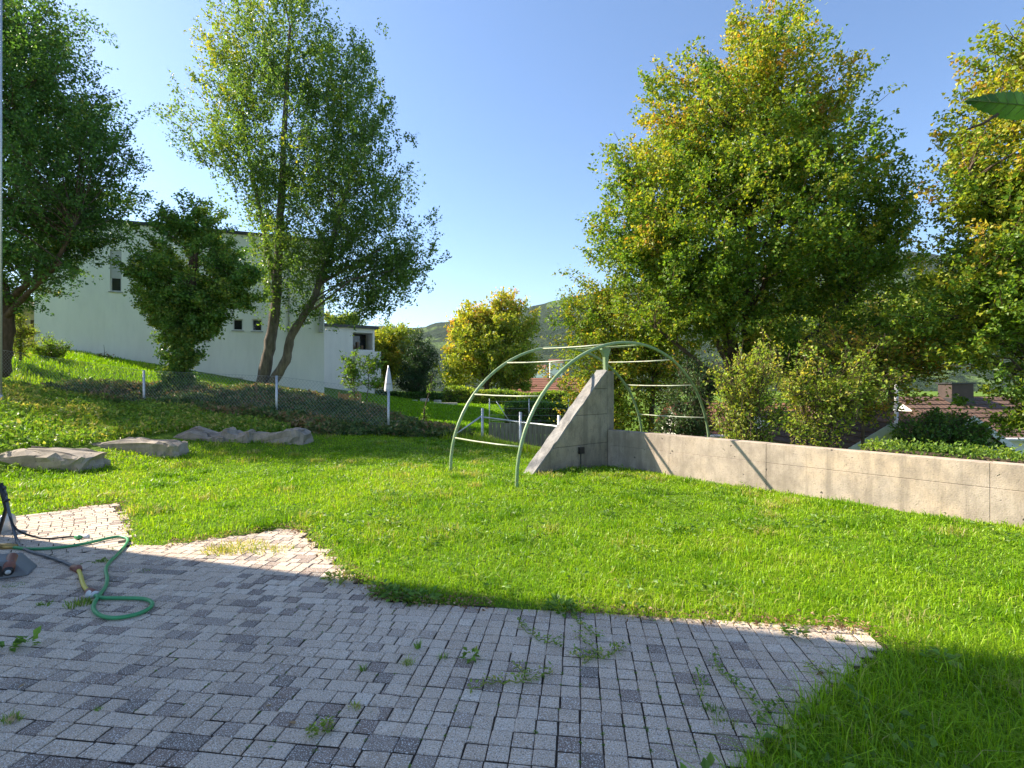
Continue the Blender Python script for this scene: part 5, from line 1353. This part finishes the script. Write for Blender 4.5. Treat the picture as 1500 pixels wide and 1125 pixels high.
# ------------------------------------------------------------------ leaf of an overhanging shoot at the upper right
LEAF_NEAR = mat_leaf("leaf_near", [(0, (0.018, 0.05, 0.014)), (0.5, (0.035, 0.085, 0.02)), (1, (0.06, 0.12, 0.03))], 0.35, 0.45, (1.2, 1.35, 0.5), 0.05)
Yn = 1.15
tip = P(1418, 147, Yn); bs = P(1530, 158, Yn)
shoot = empty("overhanging_shoot", P(1600, 60, Yn+0.05), 0, "single toothed green leaf on a twig hanging into the upper right corner", "twig")
o0 = Vector(shoot.location)
MB().tube(spline([P(1600,60,Yn+0.05)-o0, P(1560,110,Yn+0.02)-o0, P(1530,158,Yn)-o0], 5), [0.004]*5+[0.003]*6, 6).build("stem", BARK, shoot, True)
axv = (tip-bs); Ln = axv.length; axv.normalize(); side = Vector((0.08, -0.35, 1.0)); side = (side-axv*side.dot(axv)).normalized(); nrm = axv.cross(side)
lf = MB(); nS = 26
mid = [bs-o0+axv*Ln*i/nS+nrm*(-0.006*math.sin(math.pi*i/nS)) for i in range(nS+1)]
lf.v += [tuple(q) for q in mid]
for sg in (1, -1):
    st = len(lf.v)
    for i in range(nS+1):
        tt = i/nS; w_ = 0.026*math.sin(math.pi*min(1, tt**0.75))**0.8*(1-0.15*tt)*(1.0 if sg > 0 else 1.12)
        tooth = 0.003 if i % 2 else 0.0
        lf.v.append(tuple(mid[i]+side*sg*(w_+tooth*(0 < i < nS))+nrm*(0.008+0.002*math.sin(i))))
    for i in range(nS): lf.f.append((i, i+1, st+i+1, st+i) if sg > 0 else (i+1, i, st+i, st+i+1))
me = lf.mesh("leaf", True); at_ = me.attributes.new("tint", 'FLOAT', 'POINT'); at_.data.foreach_set("value", np.full(len(me.vertices), 0.5, dtype=np.float32))
link("leaf", me, LEAF_NEAR, shoot)
vn = MB(); vn.tube([m_+nrm*(-0.001) for m_ in mid], 0.0013, 4)
for i in range(4, nS-3, 3):
    for sg in (1, -1):
        w_ = 0.026*math.sin(math.pi*min(1, (i/nS)**0.75))**0.8
        vn.tube([mid[i]-nrm*0.001, mid[min(nS, i+2)]+side*sg*w_*0.9+nrm*0.0055], [0.0009, 0.0004], 4)
vn.build("midrib", mat_plain("leaf_vein", (0.11, 0.16, 0.05), 0.6), shoot)
MB().tube([P(1462,167,Yn)-o0, P(1440,181,Yn+0.01)-o0, P(1415,190,Yn+0.03)-o0, P(1420,184,Yn+0.03)-o0][:3], [0.0035,0.003,0.002], 6).build("side_twig", BARK, shoot, True)

# ------------------------------------------------------------------ haze over the valley
hz_m = bpy.data.materials.new("haze_air"); hz_m.use_nodes = True
hn = hz_m.node_tree; hn.nodes.remove(hn.nodes["Principled BSDF"])
pv = hn.nodes.new("ShaderNodeVolumePrincipled"); pv.inputs["Color"].default_value = (0.78, 0.87, 1.0, 1); pv.inputs["Density"].default_value = 0.00005
pv.inputs["Anisotropy"].default_value = 0.2
hn.links.new(pv.outputs[0], hn.nodes["Material Output"].inputs["Volume"])
haze = MB().box(-6600, 6600, -6600, 6600, -30, 440).build("haze", hz_m)
tag(haze, "thin bluish haze over the valley and the far hills", "haze", kind="stuff")
